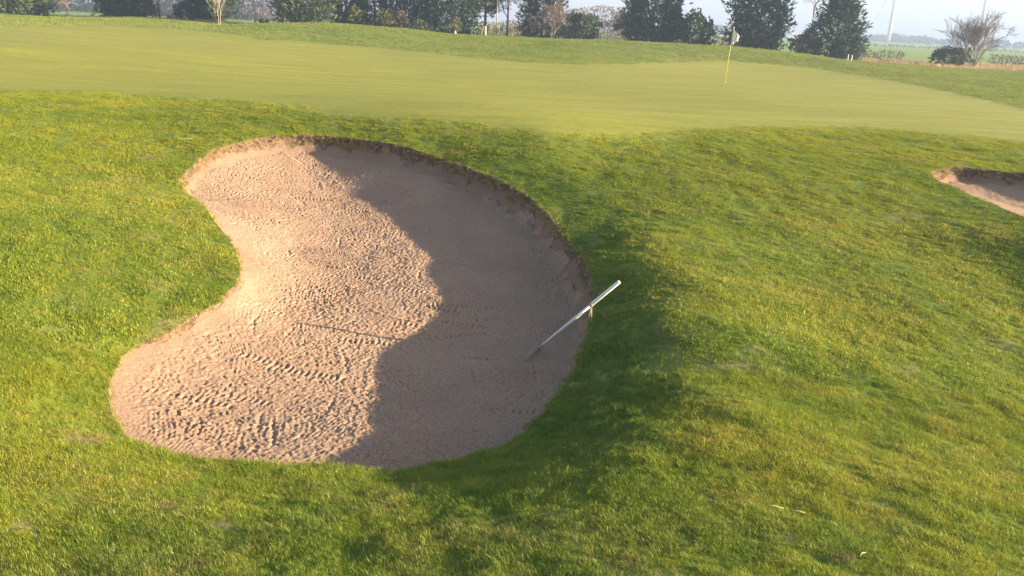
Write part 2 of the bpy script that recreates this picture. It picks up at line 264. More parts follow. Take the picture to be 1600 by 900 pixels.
def lip_material():
    m, t, b = newmat('lip_earth', .95)
    g = N(t, 'ShaderNodeNewGeometry'); mp = N(t, 'ShaderNodeMapping'); t.links.new(g.outputs['Position'], mp.inputs[0]); mp.inputs['Scale'].default_value = (1, 1, .3)
    n1 = noise_n(t, 16, 6, .8, mp.outputs[0]); n2 = noise_n(t, 3.2, 3, .6, mp.outputs[0]); n3 = noise_n(t, 90, 4, .8)
    c = ramp(t, n1.outputs[0], [(.32, (.085, .060, .036)), (.5, (.17, .115, .07)), (.70, (.32, .225, .135))]).outputs[0]
    sandc = ramp(t, n3.outputs[0], [(.3, (.29, .18, .125)), (.7, (.37, .235, .165))]).outputs[0]
    at = N(t, 'ShaderNodeAttribute', attribute_name='drop')
    s1 = N(t, 'ShaderNodeMath', operation='MULTIPLY_ADD'); t.links.new(n2.outputs[0], s1.inputs[0]); s1.inputs[1].default_value = 1.5; t.links.new(at.outputs['Fac'], s1.inputs[2])
    s2 = N(t, 'ShaderNodeMath', operation='MULTIPLY_ADD'); t.links.new(n1.outputs[0], s2.inputs[0]); s2.inputs[1].default_value = .7; t.links.new(s1.outputs[0], s2.inputs[2])
    f = ramp(t, s2.outputs[0], [(.0, (0, 0, 0)), (1, (1, 1, 1))]); mr = N(t, 'ShaderNodeMapRange'); mr.inputs[1].default_value = 1.42; mr.inputs[2].default_value = 1.62
    t.links.new(s2.outputs[0], mr.inputs[0])
    c = mix(t, mr.outputs[0], c, sandc)
    t.links.new(c, b.inputs['Base Color'])
    ad = N(t, 'ShaderNodeMath', operation='ADD'); t.links.new(n1.outputs[0], ad.inputs[0]); t.links.new(n3.outputs[0], ad.inputs[1])
    bump(t, b, ad.outputs[0], .9, .03); return m
m_lip = lip_material()

# ------------------------------------------------------------ the ground: one triangulation, split into its named pieces
def grid(x0, x1, y0, y1, d, j=.25):
    X, Y = np.meshgrid(np.arange(x0, x1, d), np.arange(y0, y1, d)); X = X.ravel(); Y = Y.ravel()
    return X + rng.uniform(-j, j, len(X)) * d, Y + rng.uniform(-j, j, len(X)) * d
def build_ground():
    xs, ys = [], []
    def add(a, keep=None):
        x, y = a
        if keep is not None: k = keep(x, y); x, y = x[k], y[k]
        xs.append(x); ys.append(y)
    inn = lambda x, y: (x > -9) & (x < 11) & (y > -1) & (y < 19)
    add(grid(-9, 11, -1, 19, .085), lambda x, y: ~((y < 2.0) & (abs(x) > 4)))
    mid = lambda x, y: (x > -40) & (x < 45) & (y > -12) & (y < 62)
    add(grid(-40, 45, -12, 62, .45), lambda x, y: ~inn(x, y))
    far = lambda x, y: (abs(x) < 160) & (y > -120) & (y < 200)
    add(grid(-160, 160, -120, 200, 4), lambda x, y: ~mid(x, y))
    add(grid(-3000, 3000, -3000, 3000, 75), lambda x, y: ~far(x, y))
    x = np.concatenate(xs); y = np.concatenate(ys)
    for P, C in zip(rims, coarse):
        q = (x > C[:, 0].min() - .3) & (x < C[:, 0].max() + .3) & (y > C[:, 1].min() - .3) & (y < C[:, 1].max() + .3)
        d = np.full(len(x), 9.); d[q] = sdist(C, x[q], y[q]); k = d > .035; x, y = x[k], y[k]
    edges = []; px, py = list(x), list(y)
    for P in rims:
        b = len(px); px += list(P[:, 0]); py += list(P[:, 1]); n = len(P); edges += [(b + i, b + (i + 1) % n) for i in range(n)]
    vs, _, fs, _, _, _ = delaunay_2d_cdt([Vector(q) for q in zip(px, py)], edges, [], 0, 1e-7, False)
    V = np.array([(q[0], q[1]) for q in vs]); Fc = np.array(fs, np.int32)
    Z = ground(V[:, 0], V[:, 1]); V3 = np.c_[V, Z]; C = V[Fc].mean(1)
    a = V[Fc[:, 0]]; b = V[Fc[:, 1]]; c = V[Fc[:, 2]]
    fl = ((b[:, 0] - a[:, 0]) * (c[:, 1] - a[:, 1]) - (b[:, 1] - a[:, 1]) * (c[:, 0] - a[:, 0])) < 0
    Fc[fl] = Fc[fl][:, ::-1]
    hole = np.zeros(len(C), bool)
    for P in rims:
        q = (C[:, 0] > P[:, 0].min()) & (C[:, 0] < P[:, 0].max()) & (C[:, 1] > P[:, 1].min()) & (C[:, 1] < P[:, 1].max())
        s = np.full(len(C), 1.); s[q] = sdist(P, C[q, 0], C[q, 1]); hole |= s < 0
    gm = green_mask(C[:, 0], C[:, 1]) > .5
    fieldm = field_line(C[:, 0], C[:, 1]) > 0
    bank = (C[:, 1] > 20) | (abs(C[:, 0]) > 22)
    for nm, msk, mat in (('rough_grass_ground', ~hole & ~gm & ~fieldm & ~bank, m_rough), ('grass_bank', ~hole & ~gm & ~fieldm & bank, m_far), ('putting_green', gm & ~hole, m_green), ('crop_field', fieldm & ~hole & ~gm, m_field)):
        f = Fc[msk]; used = np.unique(f); mp = np.zeros(len(V3), np.int32); mp[used] = np.arange(len(used))
        o = tag(mesh_np(nm, V3[used], mp[f], mat), kind='structure'); A_ = o.data.attributes.new('mow', 'FLOAT', 'POINT')
        q = V3[used]; mw = np.zeros(len(q)); k = (q[:, 1] > 11) & (q[:, 1] < 60) & (abs(q[:, 0]) < 28)
        if k.any(): mw[k] = ss(1.5, -1.3, sdist(greenP, q[k, 0], q[k, 1]) + .45 * vn(q[k, 0], q[k, 1], 1.3, 9))
        A_.data.foreach_set('value', mw.astype(np.float32))
        br_ = np.zeros(len(q))
        for bx, by, r_ in BARE: br_ = np.maximum(br_, 1 - ss(r_ * .5, r_ * 1.3, np.hypot(q[:, 0] - bx, (q[:, 1] - by) * .8) + .5 * r_ * vn(q[:, 0], q[:, 1], .13, 65) + .3 * r_ * vn(q[:, 0], q[:, 1], .4, 68)))
        br_ = np.maximum(br_ * .6, .4 * ss(.3, .8, vn(q[:, 0], q[:, 1], .35, 66)) * (q[:, 1] < 12)); A_ = o.data.attributes.new('bare', 'FLOAT', 'POINT'); A_.data.foreach_set('value', br_.astype(np.float32))
def field_line(x, y): return np.where((abs(x) < 400) & (y > 0), y - 84 - .15 * np.clip(x - 20, -60, 60), (abs(x) > 150) * 1.0 + (y < -60) - .5)
build_ground()

def lip(name, P, wf, depthf, label):
    n = len(P); x, y = P[:, 0], P[:, 1]
    T = np.roll(P[:, :2], -3, 0) - np.roll(P[:, :2], 3, 0); T /= np.linalg.norm(T, axis=1)[:, None]
    A = .5 * np.sum(x * np.roll(y, -1) - np.roll(x, -1) * y); sgn = 1 if A > 0 else -1
    Nn = np.c_[-T[:, 1], T[:, 0]] * sgn       # inwards
    rz = ground(x, y); W = wf(P); rings = []
    s = np.arange(n)
    K = 9
    for k in range(K):
        u = k / (K - 1)
        off = W * u ** 1.6 - .028 * np.sin(PI * min(1, u * 2.2)) * (u < .46)
        amp = .022 * np.sin(PI * u)
        off = off + amp * vn(s, np.full(n, k * 1.7), 3.1, 21) + amp * 1.6 * vn(s, np.full(n, k * .8), 11, 22)
        px, py = x + Nn[:, 0] * off, y + Nn[:, 1] * off
        foot = depthf(px, py) - .06
        z = rz + (foot - rz) * u
        rings.append(np.c_[px, py, z])
    V = np.concatenate(rings); f = []
    i = np.arange(n); j = (i + 1) % n
    for k in range(K - 1): f.append(np.c_[k * n + i, k * n + j, (k + 1) * n + j, (k + 1) * n + i])
    f = np.concatenate(f)
    if sgn > 0: f = f[:, ::-1]
    o = mesh_np(name, V, f, m_lip); A_ = o.data.attributes.new('drop', 'FLOAT', 'POINT')
    A_.data.foreach_set('value', np.repeat(np.arange(K) / (K - 1), n).astype(np.float32)); return tag(o, kind='structure')
def wf1(P):
    drop = P[:, 3]; far = ss(10.5, 14, P[:, 1]) * (1 - ss(-2.5, .3, P[:, 0])) 
    return .03 + .10 * drop / .45 + .22 * far
lip('bunker_lip', rims[0], wf1, lambda x, y: s_s(x, y), '')
def sand2(x, y):
    x = np.asarray(x, float); y = np.asarray(y, float)
    return -.50 - .16 * ss(0, 1.8, -sdist(coarse[1], x, y)) + .1 * ss(13.2, 14.4, y)
lip('bunker_lip', rims[1], lambda P: np.full(len(P), .24), sand2, '')

# ------------------------------------------------------------ sand surfaces with rake marks
def sand_mesh(name, P, C, base, dx, dy, strokes, seed, name_rows):
    x0, x1, y0, y1 = P[:, 0].min() - .06, P[:, 0].max() + .06, P[:, 1].min() - .06, P[:, 1].max() + .06
    nx, ny = int((x1 - x0) / dx), int((y1 - y0) / dy)
    X, Y = np.meshgrid(x0 + np.arange(nx) * dx, y0 + np.arange(ny) * dy); sh = X.shape; X = X.ravel(); Y = Y.ravel()
    sd = sdist(C, X, Y); keep = sd < .045
    idx = -np.ones(len(X), np.int64); idx[keep] = np.arange(keep.sum())
    X, Y, sd = X[keep], Y[keep], sd[keep]
    Z = base(X, Y); r = np.random.default_rng(seed)
    H = .002 * vn(X, Y, .05, 31)
    WX = X + .012 * vn(X, Y, .3, 35) + .006 * vn(X, Y, .05, 37); WY = Y + .02 * vn(X, Y, .3, 36)
    for k in range(strokes):
        cx, cy = r.uniform(x0, x1), r.uniform(y0, y1)
        a = R(90) + r.normal(0, R(28)) if r.random() < .8 else r.uniform(0, PI)
        L = r.uniform(.25, .8); wd = r.uniform(.34, .5); cur = r.normal(0, .35)
        near = np.nonzero((abs(X - cx) < .8) & (abs(Y - cy) < .8))[0]
        if not len(near): continue
        ux, uy = math.cos(a), math.sin(a); qx, qy = WX[near] - cx, WY[near] - cy
        s = qx * ux + qy * uy; t = -qx * uy + qy * ux; t = t + cur * s * s
        m = (abs(t) < wd / 2) & (s > -L / 2) & (s < L / 2)
        q = near[m]; s, t = s[m], t[m]
        if not len(q): continue
        sp = r.choice([.026, .030, .034, .040]); tooth = np.cos(2 * PI * t / sp)
        along = .55 + .45 * vn(s * 1.0, t * 0 + k * 3.3 + np.round(t / sp), .07, 33)
        e = np.minimum(1, np.minimum((s + L / 2) / .03, (wd / 2 - abs(t)) / .02))
        A = r.uniform(.0022, .0052)
        pit = np.exp(-((s + L / 2 - .035) / .02) ** 2) * (-np.maximum(tooth, 0)) * .008 + np.exp(-((s - L / 2 + .03) / .022) ** 2) * .007
        H[q] = H[q] * (1 - e) + e * (A * tooth * along + pit)
    gash = r.uniform(0, 1, (int(strokes * .35), 5))
    for g in gash:
        cx, cy = x0 + g[0] * (x1 - x0), y0 + g[1] * (y1 - y0); a = R(60 + g[2] * 50); L = .05 + g[3] * .10 + .12 * (g[4] > .8)
        q = np.nonzero((abs(X - cx) < .3) & (abs(Y - cy) < .3))[0]
        if not len(q): continue
        qx, qy = X[q] - cx, Y[q] - cy; s = qx * math.cos(a) + qy * math.sin(a); t = -qx * math.sin(a) + qy * math.cos(a) + .01 * vn(s, s * 0, .05, 40)
        H[q] += -.012 * np.exp(-(t / .012) ** 2 - (s / L) ** 4) + .003 * np.exp(-((t - .035) / .018) ** 2 - (s / L) ** 4)
    rows = [(cx, cy, r.uniform(-.25, .25), r.integers(7, 15)) for cx, cy in ROWS] if name_rows else []
    rows += [(r.uniform(x0, x1), r.uniform(y0, y1), r.normal(0, .35), r.integers(5, 14)) for _ in range(int(strokes * .09))]
    for cx, cy, a, m in rows:
        q = np.nonzero((abs(X - cx) < .5) & (abs(Y - cy) < .25))[0]
        if not len(q): continue
        qx, qy = X[q] - cx, Y[q] - cy; s = qx * math.cos(a) + qy * math.sin(a); t = -qx * math.sin(a) + qy * math.cos(a) + .25 * s * s
        sp = .056; k = np.round(s / sp); f = s - k * sp; on = (abs(k) <= m / 2) * (.6 + .4 * vn(k * 7.7, k * 0 + cx, 1, 46))
        H[q] += on * (-.040 * np.exp(-(f / .013) ** 2 - (t / .030) ** 2) + .004 * np.exp(-((t - .05) / .02) ** 2))
    cr = vn(X + .5 * Y, Y - .4 * X, .028, 41) + vn(X * .8 - .6 * Y + 9, Y * .8 + .6 * X, .017, 42); patch = .5 + .5 * vn(X, Y, .5, 43)
    H += .0056 * np.sign(cr) * np.abs(cr) ** 1.1 * (.6 + .7 * patch) + .006 * vn(X, Y, .22, 44) + .005 * vn(X, Y, .9, 45)
    H *= ss(-.02, .35, -sd) * .8 + .2
    fil = np.exp(-np.maximum(-sd, 0) / .11) * np.clip(.5 + .8 * vn(X, Y, .22, 47) + .4 * vn(X, Y, .08, 48), 0, 1.3)
    Z = Z + H + fil * np.clip((ground(X, Y) - Z - .05) * .5, 0, .16) * (sd < -.02)
    I = idx.reshape(sh); a, b, c, d = I[:-1, :-1], I[:-1, 1:], I[1:, 1:], I[1:, :-1]
    ok = (a >= 0) & (b >= 0) & (c >= 0) & (d >= 0)
    F = np.c_[a[ok], b[ok], c[ok], d[ok]]
    return tag(mesh_np(name, np.c_[X, Y, Z], F, m_sand), kind='structure')
sand_mesh('bunker_sand', rims[0], coarse[0], s_s, 0.0082, .0098, 420, 5, True)
sand_mesh('bunker_sand', rims[1], coarse[1], sand2, .03, .03, 20, 6, False)

# ------------------------------------------------------------ grass
def tuft(name, n, rad, h, wd, mat, lean=.5, seed=0, seg=2):
    r = np.random.default_rng(seed); V = []; Fq = []; at = []
    for i in range(n):
        a = r.uniform(0, 2 * PI); q = rad * math.sqrt(r.uniform()); x, y = q * math.cos(a), q * math.sin(a)
        hh = h * r.uniform(.55, 1.15); b = r.uniform(0, 2 * PI); ln = abs(r.normal(0, lean)) + .1
        dx, dy = math.cos(b), math.sin(b); px, py = -dy, dx; tw = r.uniform(-.6, .6); px, py = px * math.cos(tw) - py * math.sin(tw), px * math.sin(tw) + py * math.cos(tw)
        k = len(V); c = min(.99, max(0, r.normal(.2, .16)))
        for j in range(seg + 1):
            u = j / seg; ww = wd * (1 - u) * .5 + (0 if j == seg else wd * .12)
            cx = x + dx * ln * hh * u * u; cy = y + dy * ln * hh * u * u; cz = hh * u * (1 - .25 * ln * u) - .004
            if j == seg: V.append((cx, cy, cz)); at.append(c)
            else: V += [(cx - px * ww, cy - py * ww, cz), (cx + px * ww, cy + py * ww, cz)]; at += [c, c]
        for j in range(seg - 1): Fq += [(k + 2 * j, k + 2 * j + 1, k + 2 * j + 3), (k + 2 * j, k + 2 * j + 3, k + 2 * j + 2)]
        Fq.append((k + 2 * seg - 2, k + 2 * seg - 1, k + 2 * seg))
    o = mesh_np(name, V, np.array(Fq), mat, do_link=False)
    A = o.data.attributes.new('blade', 'FLOAT', 'POINT'); A.data.foreach_set('value', at)
    return o
def lod(name, sets):
    c = bpy.data.collections.new(name)
    for i, a in enumerate(sets): c.objects.link(tuft('%s_tuft' % name, **a, seed=100 + i))
    return c
def scatter(name, coll, x, y, z, scale, tint, dry, nvar, label, cat):
    n = len(x); me = bpy.data.meshes.new(name); me.vertices.add(n); me.vertices.foreach_set('co', np.c_[x, y, z].astype(np.float32).ravel())
    rot = np.c_[rng.normal(0, .12, n), rng.normal(0, .12, n), rng.uniform(0, 2 * PI, n)].astype(np.float32)
    for nm, ty, val in (('rot', 'FLOAT_VECTOR', rot.ravel()), ('size', 'FLOAT', scale), ('tint', 'FLOAT', tint), ('dry', 'FLOAT', dry)):
        a = me.attributes.new(nm, ty, 'POINT'); a.data.foreach_set('vector' if ty == 'FLOAT_VECTOR' else 'value', np.asarray(val, np.float32))
    a = me.attributes.new('pick', 'INT', 'POINT'); a.data.foreach_set('value', rng.integers(0, nvar, n).astype(np.int32))
    o = link(bpy.data.objects.new(name, me))
    g = bpy.data.node_groups.new(name, 'GeometryNodeTree')
    g.interface.new_socket('Geometry', in_out='INPUT', socket_type='NodeSocketGeometry'); g.interface.new_socket('Geometry', in_out='OUTPUT', socket_type='NodeSocketGeometry')
    gi = g.nodes.new('NodeGroupInput'); go = g.nodes.new('NodeGroupOutput'); ip = g.nodes.new('GeometryNodeInstanceOnPoints')
    ci = g.nodes.new('GeometryNodeCollectionInfo'); ci.inputs['Collection'].default_value = coll; ci.inputs['Separate Children'].default_value = True; ci.inputs['Reset Children'].default_value = True
    def na(nm, ty): q = g.nodes.new('GeometryNodeInputNamedAttribute'); q.data_type = ty; q.inputs['Name'].default_value = nm; return q.outputs['Attribute']
    L = g.links.new
    L(gi.outputs[0], ip.inputs['Points']); L(ci.outputs[0], ip.inputs['Instance']); ip.inputs['Pick Instance'].default_value = True
    L(na('pick', 'INT'), ip.inputs['Instance Index'])
    er = g.nodes.new('FunctionNodeEulerToRotation'); L(na('rot', 'FLOAT_VECTOR'), er.inputs[0]); L(er.outputs[0], ip.inputs['Rotation'])
    L(na('size', 'FLOAT'), ip.inputs['Scale']); L(ip.outputs[0], go.inputs[0])
    md = o.modifiers.new('grass', 'NODES'); md.node_group = g
    return tag(o, label, cat, kind='stuff')
near_c = lod('near_grass', [dict(n=74, rad=.045, h=.030, wd=.0019, mat=m_blade, lean=1.0) for _ in range(7)])
mid_c = lod('mid_grass', [dict(n=44, rad=.055, h=.026, wd=.0034, mat=m_blade, lean=.7) for _ in range(6)])
far_c = lod('far_grass', [dict(n=40, rad=.085, h=.024, wd=.0055, mat=m_blade2, lean=.6) for _ in range(4)])
bank_c = lod('bank_grass', [dict(n=30, rad=.22, h=.055, wd=.014, mat=m_blade3, lean=.6) for _ in range(4)])
straw_c = lod('straw', [dict(n=22, rad=.035, h=.05, wd=.0036, mat=m_strawtuft, lean=1.1) for _ in range(4)])
longg_c = lod('long_grass', [dict(n=22, rad=.3, h=.36, wd=.03, mat=m_strawtuft, lean=.5) for _ in range(4)])

def dens_pts(x0, x1, y0, y1, dens):
    n = int((x1 - x0) * (y1 - y0) * dens); return rng.uniform(x0, x1, n), rng.uniform(y0, y1, n)
def sd_all(x, y):
    d = np.full(len(x), 9.)
    for C in rims:
        C2 = C[::2]; q = (x > C[:, 0].min() - .5) & (x < C[:, 0].max() + .5) & (y > C[:, 1].min() - .5) & (y < C[:, 1].max() + .5)
        if q.any(): d[q] = np.minimum(d[q], sdist(C2, x[q], y[q]))
    return d
def tints(x, y):
    t = .33 + .16 * vn(x, y, 1.6, 51) + .13 * vn(x + .4 * y, y, .5, 52) + .14 * vn(x, y, .17, 53)
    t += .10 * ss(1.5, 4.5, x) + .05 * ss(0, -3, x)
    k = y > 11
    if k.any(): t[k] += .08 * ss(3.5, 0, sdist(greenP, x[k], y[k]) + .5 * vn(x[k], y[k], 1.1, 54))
    t -= .22 * ss(1.5, .4, sd_all(x, y)) * ss(-.2, .9, x) * (y < 14)  # lusher, darker green beside the right rim; the bank's shade is put into the tint
    return np.clip(t + rng.normal(0, .07, len(x)), 0, .85)
def zone(name, coll, nv, x0, x1, y0, y1, dens, base, label, wedge=3.2, extra=None):
    x, y = dens_pts(x0, x1, y0, y1, dens)
    k = (abs(x) < .70 * y + wedge)
    if extra is not None: k &= extra(x, y)
    x, y = x[k], y[k]
    k = (sd_all(x, y) > .0) & (rng.random(len(x)) > green_mask(x, y) * 1.5)
    x, y = x[k], y[k]
    size = base * (1 + .28 * vn(x, y, .35, 61) + .22 * vn(x, y, .12, 62)) * rng.uniform(.8, 1.2, len(x))
    edge = sd_all(x, y)
    dr = np.clip(.03 + .22 * ss(.4, .9, vn(x, y, .6, 63)) + .2 * ss(.4, .9, vn(x, y, .2, 64)) + .45 * (1 - ss(0, .06, edge)), 0, 1)
    dr = np.clip(dr + .30 * ss(5.4, 3.4, y) * ss(1.3, -.8, x) * (.6 + .8 * vn(x, y, .45, 67)), 0, 1)
    for bx, by, br in BARE:
        q = 1 - ss(br * .3, br * 1.3, np.hypot(x - bx, (y - by) * .8) + .5 * br * vn(x, y, .13, 65) + .3 * br * vn(x, y, .4, 68)); dr = np.maximum(dr, .9 * q); size *= 1 - .3 * q
    dr = dr * (rng.random(len(x)) < .35 + dr * .5)
    dd = np.hypot(x - DIVOT[0], y - DIVOT[1]); size *= ss(.03, .09, dd) * .9 + .1
    dr = np.maximum(dr, (np.hypot(x - DIVOT[0] - .1, y - DIVOT[1] - .02) < .06) * .8)
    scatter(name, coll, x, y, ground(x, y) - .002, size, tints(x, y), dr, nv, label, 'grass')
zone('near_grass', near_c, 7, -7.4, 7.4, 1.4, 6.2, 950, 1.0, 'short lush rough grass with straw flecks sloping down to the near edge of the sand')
zone('mid_grass', mid_c, 6, -11, 11.5, 6.2, 11.5, 560, 1.0, 'green and yellow rough grass on the banks beside the middle of the sand')
zone('far_grass', far_c, 4, -14, 15, 11.5, 20.5, 260, .95, 'soft green rough grass between the sand hollows and the putting green')
zone('bank_grass', bank_c, 4, -46, 46, 20.5, 70, 34, 1.0, 'rougher green grass on the low banks behind the putting green', 6)

def thatch():
    xs, ys, zs, si = [], [], [], []
    for P, n in ((rims[0], 4200), (rims[1], 700)):
        i = rng.integers(0, len(P), n); p = P[i]
        w_ = np.clip((p[:, 1] - 9.5) / 4, .10, 1) if P is rims[0] else np.ones(n)
        k = rng.random(n) < w_ * np.clip(.75 + 1.3 * vn(p[:, 0], p[:, 1], .35, 72), .12, 1); p = p[k]; c = P[:, :2].mean(0); d = c - p[:, :2]; d /= np.linalg.norm(d, axis=1)[:, None]
        u = rng.uniform(-.02, .12, len(p)) * (.35 + .65 * w_[k]); x = p[:, 0] + d[:, 0] * u; y = p[:, 1] + d[:, 1] * u
        g = ground(p[:, 0], p[:, 1]); z = g - np.maximum(u, 0) * 1.4 - .01
        xs.append(x); ys.append(y); zs.append(z); si.append(rng.uniform(.6, 1.2, len(p)))
    x, y, z, s = map(np.concatenate, (xs, ys, zs, si)); n = len(x)
    scatter('dead_turf_fringe', straw_c, x, y, z, s, rng.uniform(0, .9, n), np.full(n, .2), 4, 'dry tan roots and dead grass hanging over the sand rims', 'dead grass')
thatch()
def longgrass():
    x, y = dens_pts(-60, 75, 62, 84, 5); k = (abs(x) < .68 * y + 4); x, y = x[k], y[k]
    d = y - (66 + .12 * np.clip(x - 20, -60, 60)) - 2.5 * vn(x, y, 7, 71); k = (d > 0) & (field_line(x, y) < .5) & (rng.random(len(x)) < .75); x, y = x[k], y[k]
    scatter('long_grass', longg_c, x, y, ground(x, y), rng.uniform(.35, 1.0, len(x)), rng.uniform(0, .9, len(x)), np.full(len(x), .0), 4, 'pale tan uncut grass in a band before the green field', 'long grass')
longgrass()

# ------------------------------------------------------------ trees and shrubs
m_bark = simple('bark', (.16, .13, .10), .35, 9, .9, .4); m_palebark = simple('pale_bark', (.38, .33, .24), .25, 9, .8, .3)
m_pinebark = simple('pine_bark', (.26, .17, .11), .3, 9, .9, .3); m_twig = simple('twigs', (.17, .13, .11), .25, 3, .9); m_redtwig = simple('russet_twigs', (.28, .16, .13), .25, 3, .9)
m_greytwig = simple('grey_twigs', (.17, .145, .125), .2, 3, .9)
m_guard = simple('white_guard', (.75, .74, .70), .05, 6, .6); m_cutwood = simple('cut_wood', (.30, .25, .16), .2, 10, .8)
def foliage_mat(name, stops, trans=.12):
    m, t, b = newmat(name, .7); g = N(t, 'ShaderNodeNewGeometry'); n = noise_n(t, .9, 3)
    ad = N(t, 'ShaderNodeMath', operation='MULTIPLY_ADD'); t.links.new(g.outputs['Random Per Island'], ad.inputs[0]); ad.inputs[1].default_value = .6
    sb = N(t, 'ShaderNodeMath', operation='MULTIPLY_ADD'); t.links.new(n.outputs[0], sb.inputs[0]); sb.inputs[1].default_value = .9; sb.inputs[2].default_value = -.2
    t.links.new(sb.outputs[0], ad.inputs[2])
    r = ramp(t, ad.outputs[0], stops); t.links.new(r.outputs[0], b.inputs['Base Color'])
    tr = N(t, 'ShaderNodeBsdfTranslucent'); t.links.new(r.outputs[0], tr.inputs[0]); mx = N(t, 'ShaderNodeMixShader'); mx.inputs[0].default_value = trans
    out = t.nodes['Material Output']; t.links.new(b.outputs[0], mx.inputs[1]); t.links.new(tr.outputs[0], mx.inputs[2]); t.links.new(mx.outputs[0], out.inputs[0])
    return m
m_fol = {'dark': foliage_mat('dark_needles', [(0, (.016, .046, .036)), (.5, (.034, .074, .048)), (1, (.085, .125, .050))]),
         'mid': foliage_mat('olive_needles', [(0, (.028, .058, .034)), (.5, (.062, .098, .044)), (1, (.14, .16, .058))]),
         'light': foliage_mat('light_leaves', [(0, (.05, .07, .02)), (.5, (.10, .12, .035)), (1, (.19, .18, .06))]),
         'laurel': foliage_mat('laurel_leaves', [(0, (.03, .055, .022)), (.6, (.06, .095, .035)), (1, (.19, .2, .10))]),
         'brown': foliage_mat('dead_leaves', [(0, (.06, .045, .028)), (.5, (.11, .075, .045)), (1, (.19, .12, .075))]),
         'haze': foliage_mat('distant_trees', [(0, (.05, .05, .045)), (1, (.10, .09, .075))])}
def clump_faces(c, d, L, n, wd, spread, r, V, F):
    """a tuft of n narrow leaves round direction d"""
    d = d / np.linalg.norm(d)
    for _ in range(n):
        q = d + r.normal(0, spread, 3); q /= np.linalg.norm(q); p = np.cross(q, r.normal(0, 1, 3)); p /= np.linalg.norm(p) + 1e-9
        l = L * r.uniform(.6, 1.2); o = c + r.normal(0, L * .18, 3); k = len(V)
        V += [o - p * wd * .5, o + q * l * .5 + p * wd * -.6, o + q * l, o + q * l * .5 + p * wd * .6]
        F.append((k, k + 1, k + 2, k + 3))
def px_at(px, Y):                      # ground position below a bearing
    return None
def tree_conifer(name, x, y, h, w, label, mat='dark', low=.02, seed=0, shape='cone', n=900, leaf=.42, wd=.09, parent_group=None, cat='tree', group=None, gaps_wide=False):
    r = np.random.default_rng(seed); z0 = gz(x, y); root = empty(name, (x, y, z0 - .05)); tag(root, label, cat, group)
    tr = MB(); lean = r.normal(0, .02, 2); tr.tube([(lean[0] * h * t, lean[1] * h * t, h * .97 * t) for t in (0, .3, .6, 1)], [min(.13, w * .035 + .05), min(.11, w * .028 + .04), min(.07, w * .015 + .02), .01], 7)
    tr.build('trunk', m_pinebark, root)
    def prof(t):
        if shape == 'cone': return (1 - t) ** .75 * min(1, .55 + t * 3.0)
        if shape == 'round': return math.sqrt(max(0, 1 - abs(2 * (t * .93 + .035) - 1) ** 3.2))
        if shape == 'dome': return min(1, .8 + .5 * t) * math.sqrt(max(0, 1 - max(0, (t - .3) / .7) ** 2))
        return 1 - t
    lb = MB(); V = []; F = []; nb = int(n / 14)
    for i in range(nb):
        t = low + (1 - low) * ((i + r.uniform(0, 1)) / nb) ** 1.0; a = i * 2.39996 + r.normal(0, .3)
        rr = w * .5 * prof(t) * (r.uniform(.72, 1.12) if not gaps_wide else r.choice([.45, .7, .95, 1.1, 1.25])); zz = h * t
        dirv = np.array([math.cos(a), math.sin(a), .0]); rise = (.18 + .5 * t) * rr
        base = np.array([0, 0, max(.05, zz - rise * .6)]); tip = np.array([dirv[0] * rr, dirv[1] * rr, min(h, zz + rise * .4)])
        if i % 3 == 0: lb.tube([base, (base + tip) / 2 + [0, 0, -.05 * rr], tip], [.035, .022, .008], 4, False)
        for j in range(14):
            u = 1 - abs(r.normal(0, .33)); u = max(.12, min(1.03, u)); c = base + (tip - base) * u + r.normal(0, .07 * w * (.4 + .6 * (1 - t)) + .03, 3)
            if c[2] < .05: c[2] = .05 + abs(r.normal(0, .1))
            out = dirv * .8 + np.array([0, 0, .55]) + r.normal(0, .25, 3)
            clump_faces(c, out, leaf, 5, wd, .45, r, V, F)
    tag(lb.build('limbs', m_pinebark, root), kind='stuff')
    mesh_np('crown', V, np.array(F), m_fol[mat], root, smooth=False)
    return root
